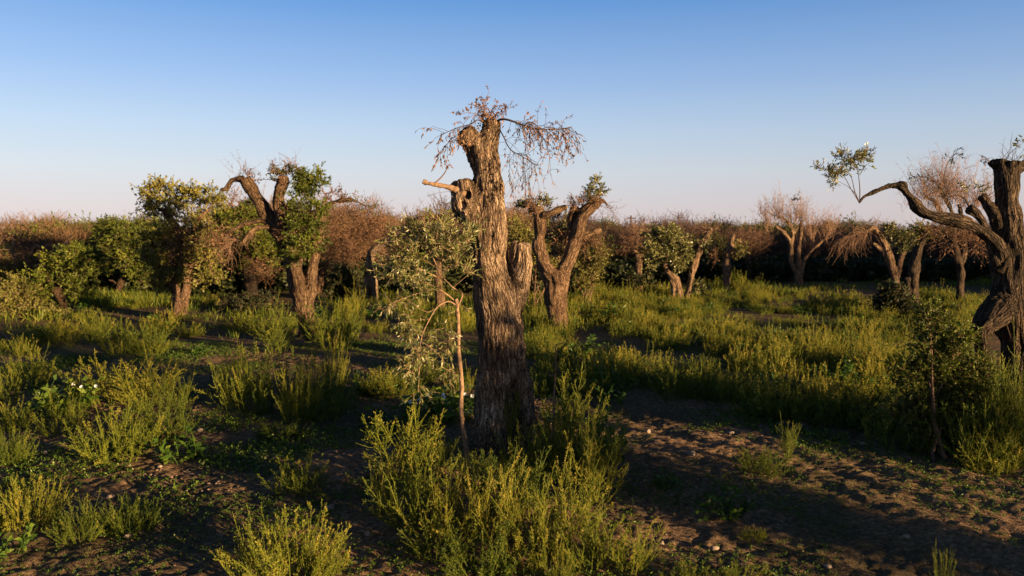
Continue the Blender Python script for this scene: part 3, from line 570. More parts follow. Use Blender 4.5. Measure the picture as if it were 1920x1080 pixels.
# ---- forked tree right of the centre
Y4 = 19.0
root = tree('forked_olive_tree', Y4, (1045, 615), 'sunlit forked olive with two thick pollarded arms right behind the thick trunk', 
  [[(1046,620,0,19),(1044,590,0,19),(1042,557,0,21),(1040,525,0,22),(1030,510,0,16),(1018,490,0,13),(1011,460,0,12),(1013,430,0,11),(1011,400,0,10),(1005,385,0,9)],
   [(1046,560,0,16),(1052,525,0,16),(1060,500,0,13),(1074,468,0,12),(1083,438,0,11.5),(1088,415,0,12),(1099,397,0,12),(1116,383,0,9),(1128,377,0,5),(1136,380,0,3.5),(1140,388,0,3)],
   [(1010,405,0,6),(1018,404,-.1,4.5),(1037,399,-.2,5),(1050,392,-.1,5),(1061,388,0,4.5)], [(1078,455,0,8),(1071,435,.1,7),(1070,410,.1,7),(1080,388,.1,8)], [(1088,445,0,6),(1100,440,0,4.5),(1113,436,0,4.5),(1127,432,0,4)]],
  mat=M_BARKR, vox=.022, amp=.02, bsc=11)
b = Buf(); foliage(b, [E(1118,352,17,14,Y4), E(1105,365,16,9,Y4), E(1018,386,20,9,Y4), E(988,392,18,14,Y4,.3), E(1043,430,18,30,Y4,.5), E(1050,465,16,14,Y4,.5)], 80, .06, .025, M_OLIVE, M_TWIG, leafn=13, ln=.2, seed=5)
part('foliage', b, root)
b = Buf(); foliage(b, [E(1095,380,24,10,Y4), E(1110,462,24,16,Y4,.6), E(1010,390,16,8,Y4), E(1055,455,22,22,Y4,.4), E(1085,385,16,9,Y4,-.2), E(1008,390,12,10,Y4,-.2), E(1110,375,14,8,Y4,-.2), E(1070,430,10,16,Y4,.1)], 75, .055, .022, M_DEAD, M_TWIG, r=.005, leafn=5, ln=.3, seed=6)
sprays(b, path(Y4, [(1130,376,0),(1145,390,0),(1150,410,0)]), 46, .5, r=.003, leafn=3, L=.04, W=.015, lmat=M_DEAD, tmat=M_TWIG, droop=.3, spread=1, seed=11)
sprays(b, path(Y4, [(1080,380,0),(1120,370,0)]), 50, .35, r=.003, leafn=2, L=.04, W=.015, lmat=M_DEAD, tmat=M_TWIG, droop=-.2, spread=1, bias=(0,0,.5), seed=12)
part('dry_twigs', b, root)

# ---- big hollow tree at the right edge
Y3 = 9.0
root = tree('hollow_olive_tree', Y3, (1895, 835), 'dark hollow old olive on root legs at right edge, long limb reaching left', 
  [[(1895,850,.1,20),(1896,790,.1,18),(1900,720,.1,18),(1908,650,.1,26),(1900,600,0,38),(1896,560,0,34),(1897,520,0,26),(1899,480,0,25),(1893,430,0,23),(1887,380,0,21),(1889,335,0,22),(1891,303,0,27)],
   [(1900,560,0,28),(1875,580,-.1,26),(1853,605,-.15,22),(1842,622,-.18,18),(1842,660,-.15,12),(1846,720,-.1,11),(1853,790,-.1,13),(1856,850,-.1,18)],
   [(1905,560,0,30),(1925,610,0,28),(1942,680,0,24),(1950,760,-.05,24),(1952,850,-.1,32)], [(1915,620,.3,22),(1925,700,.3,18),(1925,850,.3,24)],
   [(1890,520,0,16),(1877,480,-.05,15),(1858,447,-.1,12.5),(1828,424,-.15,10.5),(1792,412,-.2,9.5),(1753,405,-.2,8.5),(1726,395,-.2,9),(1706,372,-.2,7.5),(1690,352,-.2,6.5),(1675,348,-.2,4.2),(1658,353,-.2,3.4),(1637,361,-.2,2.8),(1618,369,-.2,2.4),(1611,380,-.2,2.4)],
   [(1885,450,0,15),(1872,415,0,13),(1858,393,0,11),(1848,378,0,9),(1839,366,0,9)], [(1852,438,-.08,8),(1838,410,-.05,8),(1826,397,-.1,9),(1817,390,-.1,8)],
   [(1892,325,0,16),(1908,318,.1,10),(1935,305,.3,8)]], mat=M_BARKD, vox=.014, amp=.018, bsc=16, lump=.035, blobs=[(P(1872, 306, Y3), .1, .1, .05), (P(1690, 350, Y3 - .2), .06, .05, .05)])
b = Buf(); AR = [([(1611,378,-.2),(1603,360,-.2),(1597,335,-.2),(1585,310,-.2)], .006), ([(1612,375,-.2),(1612,350,-.2),(1608,320,-.2),(1600,295,-.2)], .006), ([(1610,378,-.2),(1596,355,-.25),(1578,325,-.3),(1550,313,-.3)], .005), ([(1606,365,-.2),(1590,350,-.3),(1572,340,-.3)], .004)]
cs = []
for a, r_ in AR:
    c_ = path(Y3, a); cs.append(c_); b.strands(c_[None], np.linspace(r_, r_ * .4, len(c_))[None], M_TWIGD, sides=5)
c_ = path(Y3, [(1818,388,-.1),(1808,372,-.1),(1795,366,-.1),(1776,368,-.1),(1762,350,-.1),(1745,335,-.1),(1710,330,-.1)]); b.strands(c_[None], np.linspace(.012, .003, len(c_))[None], M_TWIGD, sides=5)
c2 = path(Y3, [(1776,368,-.1),(1770,330,-.1),(1780,300,-.1),(1795,285,-.1)]); b.strands(c2[None], np.linspace(.006, .002, len(c2))[None], M_TWIGD, sides=4)
c4 = path(Y3, [(1672,349,-.2),(1658,353,-.2),(1637,361,-.2),(1620,369,-.2),(1611,380,-.2)]); b.strands(c4[None], np.linspace(.021, .013, len(c4))[None], M_BARKD, sides=7)
c3 = path(Y3, [(1862,312,0),(1850,298,0),(1835,290,0)]); b.strands(c3[None], np.linspace(.004, .002, len(c3))[None], M_TWIGD, sides=4)
sprays(b, path(Y3, [(1862,312,0),(1890,300,0),(1918,305,0)]), 22, .32, r=.003, leafn=0, tmat=M_TWIGD, droop=-.2, bias=(-.2,0,.8), spread=.8, seed=88)
sprays(b, path(Y3, [(1839,366,0),(1850,380,0)]), 10, .3, r=.003, leafn=0, tmat=M_TWIGD, droop=-.2, bias=(-.2,0,.8), seed=89)
part('twigs', b, root)
b = Buf(); foliage(b, [E(1592,298,28,15,Y3,-.2), E(1572,325,22,14,Y3,-.25), E(1548,316,12,5,Y3,-.3), E(1612,305,16,12,Y3,-.2)], 190, .044, .012, M_OLIVE, M_TWIG, leafn=10, ln=.12, seed=7)
foliage(b, [E(1822,360,12,14,Y3,-.1), E(1918,278,10,12,Y3)], 70, .05, .015, M_OLIVE, M_TWIG, leafn=10, ln=.12, seed=8)
sprays(b, c_, 14, .14, leafn=5, L=.04, W=.013, lmat=M_DARKLF, tmat=M_TWIGD, t0=.5, seed=13); sprays(b, c2, 10, .14, leafn=6, L=.04, W=.013, lmat=M_DARKLF, tmat=M_TWIGD, t0=.5, seed=14); sprays(b, c3, 8, .12, leafn=6, L=.04, W=.013, lmat=M_DEAD, tmat=M_TWIGD, seed=15)
part('leaves', b, root)
# ---- middle-distance trees -------------------------------------------------
def crown(root, Y, leafy=(), dead=(), lm=M_LEAFY, L=.09, W=.04, dens=62, seed=0, dl=.07, dw=.03, dm=M_DEAD, tw=M_TWIG):
    if leafy:
        b = Buf(); foliage(b, [E(*e, Y) if len(e) == 4 else E(*e[:4], Y, e[4]) for e in leafy], dens, L, W, lm, tw, leafn=13, ln=.35, seed=seed + 30, r=.005); part('crown', b, root)
    if dead:
        b = Buf(); foliage(b, [E(*e, Y) if len(e) == 4 else E(*e[:4], Y, e[4]) for e in dead], dens * .62, dl, dw, dm, tw, leafn=4, ln=.6, seed=seed + 60, r=.006, up=.2); part('dry_twigs', b, root)
YT = 22
r = tree('leafy_olive_tree', YT, (338, 600), 'yellowish green bushy olive with a forked foot, just left of the hooked limb', [[(339,600,0,12),(336,575,0,13),(330,548,0,9),(327,500,0,9),(338,450,0,8),(322,412,0,7),(300,392,0,5),(272,388,0,4)], [(340,580,0,10),(349,545,0,8),(357,490,0,7),(362,440,0,6),(378,405,0,5),(396,388,0,4)], [(332,545,0,9),(315,520,0,8),(290,495,0,7),(268,480,0,5)]], mat=M_BARKR, seed=1)
crown(r, YT, [(276,382,20,15),(300,360,22,13),(335,375,30,16),(385,372,24,14),(320,402,26,8),(372,425,28,16),(318,440,16,14),(378,475,28,18),(350,500,20,14),(390,520,20,18),(340,470,14,12)], [(345,460,36,40),(390,455,30,26)], seed=1)
b = Buf(); foliage(b, [E(276,484,18,16,YT), E(300,500,26,22,YT), E(318,525,26,24,YT), E(290,455,24,16,YT)], 60, .09, .04, M_LEAFY, M_TWIG, leafn=13, ln=.3, seed=77, hollow=.1); part('crown', b, r)
YT = 28.5
r = tree('leafy_olive_tree', YT, (470, 550), 'olive with dark bare trunk and yellow green crown behind the hooked limb', [[(474,552,0,10),(468,525,0,10),(462,500,0,8),(455,470,0,6),(450,430,0,4)], [(463,500,0,6),(440,470,0,5),(420,440,0,4)]], mat=M_BARKD, seed=2)
crown(r, YT, [(430,415,30,20),(470,405,26,22),(410,450,30,24),(460,450,34,24),(440,485,34,22),(500,470,24,30)], [(440,460,44,30),(500,500,24,24),(437,378,24,14)], seed=2, lm=M_GREEN)
YT = 29
r = tree('round_green_tree', YT, (218, 560), 'round dark green tree with short pale lit trunk on the left', [[(219,562,0,6),(221,545,0,6),(228,527,0,6),(236,512,0,5),(240,480,0,3.5)], [(222,535,0,3),(212,527,0,2.5),(204,525,0,2)]], mat=M_BARK2, seed=3)
crown(r, YT, [(205,432,20,16),(240,440,34,20),(270,455,28,20),(215,465,28,18),(255,485,34,24),(188,498,14,12),(275,515,26,18),(262,508,20,8),(180,480,14,18)], seed=3, lm=M_GREEN, dens=56)
YT = 23
r = tree('twisted_olive_tree', YT, (118, 595), 'low bushy olive with dim twisted grey trunk and bright top, left', [[(122,598,0,8),(118,570,0,8),(108,545,0,7),(115,520,0,6),(130,500,0,4)], [(112,555,0,6),(95,535,0,4),(85,505,0,3)]], mat=M_BARK2, seed=4)
crown(r, YT, [(95,488,20,10),(140,485,36,14),(165,500,26,18),(100,525,26,18),(150,535,20,14),(75,560,26,18),(60,535,20,20)], seed=4, lm=M_GREEN, dens=56)
YT = 27
r = tree('dead_olive_tree', YT, (35, 585), 'bare pale crooked dead branches over the bushes at the far left', [[(36,590,0,7),(36,540,0,6),(32,500,0,5),(30,482,0,4.5),(18,468,0,3.5),(5,456,0,2.5),(-12,452,0,2)], [(34,520,0,4),(55,480,0,3),(65,462,0,3),(80,464,0,2.5),(100,458,0,2.5),(112,464,0,2)], [(50,490,0,3),(95,478,0,3),(115,464,0,3),(128,452,0,2.5),(133,440,0,2)], [(22,470,0,2.5),(26,455,0,2),(24,446,0,2)]], mat=M_STEM, vox=.025, seed=5)
crown(r, YT, [(20,520,26,22),(60,510,20,16)], [(30,470,40,24),(80,480,36,20)], seed=5)
YT = 30
r = tree('dry_olive_tree', YT, (600, 558), 'small olive with lit crooked limb under a rusty dry crown, right of the leaning tree', [[(598,560,0,6),(600,535,0,6),(602,515,0,5),(612,497,0,4),(627,479,0,3.5)], [(600,525,0,5),(590,500,0,4),(586,480,0,3)]], mat=M_BARKR, seed=6)
crown(r, YT, [], [(650,420,40,30),(680,450,36,34),(640,470,44,34),(690,410,34,26),(610,440,24,34),(720,440,30,30)], seed=6, dens=60)
YT = 26
r = tree('lopped_olive_tree', YT, (697, 575), 'split olive trunk with a thick pale lopped limb slanting up behind the sapling', [[(702,578,0,7),(702,550,0,7),(697,520,0,8),(692,492,0,8),(700,472,0,7.5),(718,457,0,7.5),(738,441,0,7),(748,428,0,5)], [(690,560,0,6),(687,535,0,6),(690,515,0,6)]], mat=M_BARK, seed=7)
b = Buf(); broom(b, P(745, 432, YT), 20, .6, .7, M_TWIG, seed=31, r=.005); part('dry_twigs', b, r)
YT = 24
r = tree('pollarded_stump', YT, (825, 590), 'reddish sawn-off trunk showing above and below the sapling leaves', [[(826,595,0,9),(824,550,0,8.5),(820,500,0,8),(812,460,0,7.5),(797,430,0,7),(787,405,0,7)]], mat=M_BARKR, seed=8)
b = Buf(); broom(b, P(787, 405, YT), 14, .25, .3, M_TWIG, lmat=M_DEAD, seed=32, r=.004, leafn=2); part('dry_twigs', b, r)
YT = 31
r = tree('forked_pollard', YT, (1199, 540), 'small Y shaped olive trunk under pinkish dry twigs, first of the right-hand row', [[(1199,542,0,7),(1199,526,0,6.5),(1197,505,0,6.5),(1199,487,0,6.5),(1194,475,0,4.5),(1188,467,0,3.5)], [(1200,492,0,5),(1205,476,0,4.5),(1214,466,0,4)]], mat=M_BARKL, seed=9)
crown(r, YT, [(1215,470,10,20)], [(1200,448,26,12),(1182,465,12,12)], seed=9)
b = Buf(); broom(b, P(1203, 450, YT), 30, 1.0, .7, M_TWIGP, seed=33, r=.006); part('water_shoots', b, r)
YT = 27.5
r = tree('crooked_olive_tree', YT, (1273, 560), 'crooked half hollow olive trunk leaning left with a green leafy crown, right of centre', [[(1275,562,0,7),(1269,530,0,7.5),(1258,516,0,7),(1247,503,0,6),(1246,484,0,5.5),(1239,468,0,4.5),(1234,458,0,3)], [(1262,560,0,4),(1262,535,0,5),(1258,520,0,5)]], mat=M_BARKL, seed=10)
crown(r, YT, [(1225,445,12,16),(1250,445,22,16),(1275,460,18,18),(1262,485,22,14),(1280,492,12,12),(1232,478,10,22),(1225,500,8,14)], seed=10, lm=M_OLIVE)
r = tree('leaning_pole_trunk', YT, (1288, 560), 'straight bare olive trunk leaning right with a tiny tuft of twigs on top', [[(1287,562,0,7),(1290,548,0,6.5),(1297,516,0,6.5),(1302,497,0,7),(1308,480,0,6),(1317,458,0,6),(1326,440,0,5),(1333,429,0,4.5)]], mat=M_BARKL, seed=11)
crown(r, YT, [(1326,460,9,10),(1308,535,9,14)], [(1330,437,14,8)], seed=11, lm=M_OLIVE)
YT = 31
r = tree('forked_pollard', YT, (1362, 543), 'lit forked pollard with a bushy green base, centre of the right-hand row', [[(1364,547,0,6.5),(1362,516,0,7.5),(1363,490,0,7),(1368,468,0,6.5),(1372,450,0,5),(1375,437,0,4.5)], [(1366,480,0,5),(1376,460,0,4.5),(1384,450,0,4),(1390,457,0,2.5)], [(1364,478,0,3.5),(1357,466,0,3)]], mat=M_BARKL, seed=12)
crown(r, YT, [(1390,470,10,8)], [(1362,428,22,8),(1345,470,10,14)], seed=12)
YT = 34
r = tree('bare_olive_tree', YT, (1495, 525), 'bare many-stemmed olive with upright broom-like shoots against the sky, right half', [[(1497,528,0,8),(1496,512,0,6),(1497,480,0,5),(1500,445,0,4.5),(1504,413,0,3.5)], [(1500,522,0,5),(1504,500,0,4.5),(1511,483,0,4),(1521,470,0,3.5),(1540,454,0,3),(1553,440,0,2.5)], [(1494,515,0,4),(1484,491,0,4.5),(1481,456,0,4),(1471,437,0,3.5),(1454,424,0,3)], [(1482,460,0,3.5),(1488,437,0,3),(1474,412,0,3),(1460,408,0,2.5)], [(1488,440,0,2.5),(1500,420,0,2.5)]], mat=M_BARKL, vox=.035, seed=13)
b = Buf()
for k, (px, py, h) in enumerate([(1456,408,1.3),(1471,412,.8),(1488,420,1.35),(1504,412,1.3),(1520,440,1.2),(1545,445,1.3),(1440,425,.8),(1434,408,.9),(1553,440,1.2)]): broom(b, P(px, py, YT), 26, h, .5, M_TWIGP, seed=40 + k, r=.007)
part('water_shoots', b, r)
b = Buf(); foliage(b, [E(1490,373,7,8,YT)], 14, .09, .04, M_DARKLF, M_TWIG, leafn=10, seed=95); part('leaves', b, r)
YT = 30
r = tree('drooping_olive_tree', YT, (1680, 530), 'twin trunks leaning left with pale twigs drooping from the sawn top, right half', [[(1681,535,0,7),(1672,497,0,7.5),(1659,462,0,7.5),(1645,436,0,6.5),(1637,427,0,5),(1622,434,0,3),(1600,436,0,2)], [(1683,520,0,5),(1689,488,0,5),(1698,468,0,4.5)], [(1662,480,0,3),(1645,462,0,3),(1636,455,0,2.5)]], mat=M_BARKL, seed=14)
b = Buf(); sprays(b, path(YT, [(1637,430,0),(1610,436,0),(1575,452,0)]), 190, 1.1, r=.006, leafn=1, L=.06, W=.02, lmat=M_DEAD, tmat=M_TWIGP, droop=.7, seed=50); broom(b, P(1640, 428, YT), 18, .5, .5, M_TWIG, seed=51, r=.005); part('dry_twigs', b, r)
crown(r, YT, [(1668,438,10,14),(1700,450,18,18)], seed=14, lm=M_OLIVE)
YT = 23.5
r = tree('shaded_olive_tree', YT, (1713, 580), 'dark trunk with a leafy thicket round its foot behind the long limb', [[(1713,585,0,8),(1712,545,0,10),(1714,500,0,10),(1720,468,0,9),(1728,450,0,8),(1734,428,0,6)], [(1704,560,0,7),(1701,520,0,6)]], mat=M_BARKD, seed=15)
crown(r, YT, [(1735,430,14,10)], [(1745,435,24,14),(1780,445,30,16),(1820,455,26,16),(1760,425,26,10)], seed=15)
YT = 26
r = tree('broom_topped_olive', YT, (1801, 525), 'bare olive with crooked limbs and tall reddish shoots seen above the long limb', [[(1801,528,0,7),(1801,503,0,6.5),(1793,476,0,5.5),(1790,440,0,5),(1784,397,0,4.5),(1765,362,0,3.5)], [(1801,500,0,5),(1808,478,0,4.5),(1806,430,0,4),(1798,382,0,3.5)], [(1790,440,0,4),(1764,398,0,4),(1753,377,0,3.5),(1733,370,0,3)]], mat=M_BARKD, seed=16)
b = Buf()
for k, (px, py, h) in enumerate([(1735,368,1.3),(1750,372,1.5),(1766,362,1.4),(1782,372,1.4),(1798,380,1.3),(1820,390,1.2),(1840,385,1.3),(1717,380,.9),(1755,400,1.2)]): broom(b, P(px, py, YT), 34, h, .6, M_TWIGP, lmat=M_DEAD, seed=60 + k, r=.0055, leafn=1)
part('water_shoots', b, r)
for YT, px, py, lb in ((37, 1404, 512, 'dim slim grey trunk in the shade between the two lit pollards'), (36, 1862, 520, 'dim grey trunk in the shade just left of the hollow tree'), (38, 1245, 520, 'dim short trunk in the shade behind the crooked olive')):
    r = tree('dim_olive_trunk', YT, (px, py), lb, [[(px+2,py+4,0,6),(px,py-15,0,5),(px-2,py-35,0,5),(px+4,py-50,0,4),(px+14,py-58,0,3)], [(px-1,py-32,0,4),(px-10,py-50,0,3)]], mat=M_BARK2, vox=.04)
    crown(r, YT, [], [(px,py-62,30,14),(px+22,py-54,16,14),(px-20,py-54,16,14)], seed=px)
# shrubs in the middle distance
for Y_, ells, lm, nm, lb, sd, L_, W_ in (
    (27, [(645,525,26,20),(660,545,22,18),(625,545,18,14)], M_DARKLF, 'round_shrub', 'round dark green shrub on the grass right of the leaning olive', 1, .08, .04),
    (22, [(30,555,26,30),(20,580,26,18),(70,590,40,16),(110,600,30,10)], M_LEAFY, 'wild_shrub', 'broad rough shrub at the far left edge of the field', 2, .07, .03),
    (23, [(470,575,26,18),(440,580,14,16),(500,570,16,14)], M_DARKLF, 'wild_shrub', 'dark leafy shrub left of the foot of the leaning olive', 3, .07, .035),
    (22.5, [(1680,562,22,26),(1655,582,26,14),(1700,590,34,12),(1665,545,14,12)], M_DARKLF, 'thicket_shrub', 'dark green thicket round the foot of the shaded trunk behind the right meadow', 4, .08, .04),
    (24, [(1005,470,24,26),(975,440,20,24),(1030,500,14,20)], M_LEAFY, 'leafy_shrub', 'yellow green bush seen through the fork behind the thick trunk', 5, .07, .03),
    (25, [(1100,500,24,24),(1120,480,18,16),(1095,530,18,16)], M_LEAFY, 'leafy_shrub', 'loose olive green bush right of the forked olive', 6, .07, .03),
    (30.5, [(1188,528,14,7),(1215,530,14,6)], M_DARKLF, 'low_shrub', 'low dark shrub at the foot of the first Y shaped trunk', 7, .08, .04),
    (8.6, [(1750,640,32,34),(1775,680,36,30),(1745,600,20,22),(1795,640,26,26),(1755,700,30,28),(1800,720,40,40),(1735,575,9,14),(1760,760,44,34),(1805,790,44,40),(1745,805,44,30),(1705,700,24,34),(1830,690,24,40),(1700,770,30,34)], M_GREEN, 'olive_shrub', 'bushy young olive suckers with small glinting leaves left of the hollow tree', 8, .042, .015)):
    e0 = ells[0]; bx, by, bz = gbase(e0[0], 600, Y_)
    r = empty(nm, (bx, by, bz), lb, 'shrub'); b = Buf(); foliage(b, [E(*e, Y_) for e in ells], 75 if Y_ > 15 else 240, L_, W_, lm, M_TWIG, leafn=14, ln=.3 if Y_ > 15 else .16, seed=sd + 200, r=.005 if Y_ > 15 else .003, hollow=.15); part('leaves', b, r)
    g_ = np.random.default_rng(sd); b = Buf(); n_ = 9; K = 5; tops = np.array([P(e[0] + g_.normal() * e[2] * .3, e[1], Y_) for e in (list(ells) * 9)[:n_]]); o_ = np.array([bx, by, bz - .05]) + g_.normal(size=(n_, 3)) * np.array([.15, .15, 0]); tt = np.linspace(0, 1, K)[None, :, None]
    pts = o_[:, None] * (1 - tt) + tops[:, None] * tt + g_.normal(size=(n_, K, 3)) * .03; b.strands(pts, np.linspace(.02, .006, K)[None].repeat(n_, 0), M_TWIG, sides=5); part('stems', b, r)
# upright green bush at the foot of the lit pollard
# ---- far wood: one mass of dry olives
M_WTW = plain('wood_twig_shaded', (0.085, 0.055, 0.045)); M_WLF = leaf_mat('wood_dry_leaf_shaded', [(0.0, (0.045, 0.026, 0.02)), (0.5, (0.1, 0.055, 0.038)), (1.0, (0.19, 0.11, 0.075))], trans=.15)  # darker copies: partial shade on the right-hand wood put into the colour
M_WWLF = leaf_mat('wood_gold_leaf', [(0.0, (0.07, 0.042, 0.018)), (0.5, (0.155, 0.098, 0.042)), (1.0, (0.27, 0.19, 0.085))], trans=.2)
M_OTW = plain('orange_twig', (0.17, 0.105, 0.058))
def far_tree(seed, leafy=False, nar=1.0, warm=False):
    g = np.random.default_rng(seed); b = Buf(); h = 3.3; K = 5
    for k in range(3):
        a = g.uniform(0, 6.28); pts = np.array([[0, 0, -.1], [.05*math.cos(a), .05*math.sin(a), .8], [.35*math.cos(a), .35*math.sin(a), 1.5], [.7*math.cos(a), .7*math.sin(a), 2.2]])
        c = catmull(pts, 3); b.strands(c[None], np.linspace(.16, .06, len(c))[None], M_BARK2, sides=6)
    mats = (M_GREEN if leafy else M_WWLF if warm else M_WLF); tw_ = M_OTW if warm else M_WTW; hs_ = g.uniform(.75, 1.15)
    el = [((g.normal() * .7 * nar, g.normal() * .7 * nar, g.uniform(1.5 if nar == 1 else .8, 2.6)), g.uniform(.7, 1.1) * nar, g.uniform(.7, 1.1) * nar, g.uniform(.5, .8)) for _ in range(8)]
    foliage(b, el, (17 if nar < 1 else 4) if leafy else 3.6, .16 if leafy else .1, .07 if leafy else .026, mats, tw_, leafn=10 if leafy else 3, ln=.75, seed=seed, r=.010, up=.7 if not leafy else .3, hollow=.2)
    if not leafy:
        for k in range(5): broom(b, (g.normal() * .8, g.normal() * .8, 2.2), 14, g.uniform(.4, 1.2) * hs_, .8, tw_, seed=seed * 9 + k, r=.009)
    return b.mesh('far_tree')
FT = [far_tree(k) for k in (1, 2, 3, 4)] + [far_tree(5, True), far_tree(6, True)] + [far_tree(k, warm=True) for k in (11, 12, 13)]
SHADE = far_tree(8, True, .27)
xs, ys, ss, ix = [], [], [], []
g_ = np.random.default_rng(3)
for k in range(1500):
    y = 38 + 80 * g_.uniform() ** 1.3; x = g_.uniform(-.85, .85) * y * 1.05
    px = 960 + F * x / y
    if px < 330: y0 = 33
    elif px < 1130: y0 = 34
    else: y0 = 41
    y = y - 38 + y0; x = (px - 960) / F * y
    if y < 62 and float(n2([x], [y * .3], 5.0, 2, 83)[0]) < -.02 and g_.uniform() < .75: continue
    s = g_.uniform(.72, 1.18)
    s *= 1 + .3 * float(n2([x], [y], 6.0, 2, 71)[0])
    if px < 60: s *= .7
    elif px < 300: s *= .8
    elif px < 440: s *= .68
    elif px < 1000: s *= .98
    else: s *= .8
    xs.append(x); ys.append(y); ss.append(s); ix.append(g_.choice([6, 7, 8, 0, 4, 5], p=[.3, .28, .2, .1, .06, .06]) if px < 1050 and g_.uniform() < .85 else g_.choice([0, 1, 2, 3, 4, 5], p=[.22, .22, .22, .22, .06, .06]))
for k in range(420):     # woods to the sides, for other viewpoints
    y = g_.uniform(20, 60); x = -g_.uniform(.9, 1.6) * y
    if k % 2: y = g_.uniform(38, 66); x = g_.uniform(.95, 1.5) * y
    xs.append(x); ys.append(y); ss.append(g_.uniform(.85, 1.15)); ix.append(g_.integers(0, 4))
xs, ys, ss = map(np.array, (xs, ys, ss))
scatter('far_wood', FT, np.stack([xs, ys, gh(xs, ys)], 1), np.stack([ss * 1.1, ss * 1.1, ss], 1), g_.uniform(0, 6.28, len(xs)), 'far belt of dry reddish brown olive wood closing the field along the horizon', 'wood', idx=np.array(ix))
x = np.concatenate([g_.uniform(-38, 38, 1500), g_.uniform(-30, 2, 300)]); y = np.concatenate([np.where(x[:1500] < 4, g_.uniform(32, 42, 1500), g_.uniform(37.5, 46, 1500)), g_.uniform(31, 34, 300)])
und = broad(55, n=30, h=.9, r0=.7, L=.24, W=.1, nl=18, mat=M_DARKLF)  # dark leaf colour stands in for the shade under the trees
scatter('undergrowth', [und], np.stack([x, y, gh(x, y)], 1), np.full((len(x), 3), 1.3), rng.uniform(0, 6.28, len(x)), 'undergrowth beneath the far wood, its shade put into dark leaves', 'undergrowth')
# grove beyond the right-hand frame and behind the viewpoint, which throws the long evening shadows
xs, ys, ss, ix = [], [], [], []
sd_ = np.array([math.sin(SUN_AZ), -math.cos(SUN_AZ)]); sr_ = np.array([math.cos(SUN_AZ), math.sin(SUN_AZ)])
def shade(px, py, Y, dist, s, k=5, off=0):
    p = P(px, py, Y)[:2] + sd_ * dist + sr_ * off; xs.append(p[0]); ys.append(p[1]); ss.append(s); ix.append(k)
shade(940, 700, 8.6, 15, 1.0, 6, 0); shade(1560, 800, 9.6, 14, .62, 5, 0)
for k in range(80):
    d = g_.uniform(28, 80); o = g_.uniform(-45, 70); p = np.array([0, 12]) + sd_ * d + sr_ * o; xs.append(p[0]); ys.append(p[1]); ss.append(g_.uniform(.6, .9)); ix.append(g_.integers(0, 6))
for k in range(130):
    xs.append(g_.uniform(30, 62)); ys.append(g_.uniform(17, 44)); ss.append(g_.uniform(1.1, 1.5)); ix.append(g_.integers(0, 6))
xs, ys, ss = map(np.array, (xs, ys, ss))
scatter('grove_behind', FT[:6] + [SHADE], np.stack([xs, ys, gh(xs, ys)], 1), np.stack([ss, ss, ss], 1), g_.uniform(0, 6.28, len(xs)), 'olive grove behind the viewpoint casting long shadows', 'grove', idx=np.array(ix))
# tiny pylon on the skyline
Yp = 150; pb = P(1183, 425, Yp); r = empty('utility_pole', (pb[0], Yp, 0), 'tiny distant utility pole with crossarm on the skyline right of the forked olive', 'pole')
b = Buf(); c_ = np.array([[pb[0], Yp, 0], [pb[0], Yp, 2.5], [pb[0], Yp, P(1183, 404, Yp)[2]]]); b.strands(c_[None], np.array([[.22, .2, .16]]), M_TWIGD, sides=8); part('shaft', b, r)
b = Buf(); z_ = P(1183, 409, Yp)[2]; c_ = np.array([[pb[0] - .9, Yp, z_], [pb[0], Yp, z_], [pb[0] + .9, Yp, z_]]); b.strands(c_[None], np.full((1, 3), .1), M_TWIGD, sides=4); part('crossarm', b, r)
# ================================================================ meadow and ground cover (stuff)
def place(x, y, s0, s1, zs=1.0, seed=0):
    g = np.random.default_rng(seed); s = g.uniform(s0, s1, len(x)) * np.clip(1 + .8 * n2(x, y, 1.6, 2, 91), .4, 1.7); return np.stack([x, y, gh(x, y)], 1), np.stack([s, s, s * zs * g.uniform(.8, 1.2, len(x))], 1), g.uniform(0, 6.28, len(x))
XS, YS_ = [], []
for poly, d, cl_, sd in (([(1062,560),(1150,542),(1330,560),(1430,548),(1620,556),(1860,560),(1870,620),(1800,660),(1740,780),(1850,850),(1700,850),(1560,800),(1400,775),(1290,735),(1130,715),(1062,700)], 17, .5, 1),
   ([(1130,705),(1300,722),(1420,735),(1600,750),(1800,770),(1800,850),(1690,835),(1560,790),(1400,765),(1280,738),(1140,730)], 20, 0, 12), ([(1500,690),(1860,690),(1860,860),(1720,850),(1600,800)], 12, 0, 13),
                        ([(640,585),(890,585),(890,625),(640,625)], 14, .4, 2), ([(985,600),(1070,600),(1080,740),(1000,745)], 12, .3, 3), ([(660,705),(880,700),(890,745),(670,745)], 14, .2, 4),
                        ([(-40,628),(330,605),(330,665),(-40,672)], 9, .65, 5), ([(380,600),(560,600),(560,640),(430,625)], 9, .55, 6), ([(140,575),(640,572),(640,600),(340,610),(140,600)], 1.6, .6, 8), ([(640,560),(1080,560),(1080,590),(640,590)], 5, .4, 9)):
    x, y = area_pts(poly, d, sd, cl_); XS.append(x); YS_.append(y)
x = np.concatenate(XS); y = np.concatenate(YS_); print('meadow', len(x))
p_, s_, r_ = place(x, y, .36, .88, seed=1); scatter('meadow_weeds', PM + [PB[2], PDRY], p_, s_, r_, 'tall green weeds covering the field in drifts', 'weeds')
x, y = area_pts([(-200,530),(2120,530),(2120,640),(-200,640)], 2.5, 21, .45, 2.0); print('tufts', len(x))
x2, y2 = area_pts([(150,556),(330,556),(340,575),(150,575)], 30, 22); x = np.concatenate([x, x2]); y = np.concatenate([y, y2])
p_, s_, r_ = place(x, y, 1., 1.8, seed=2); scatter('grass', [tuft(k) for k in (1, 2, 3)], p_, s_, r_, 'short green grass between the trees', 'grass')
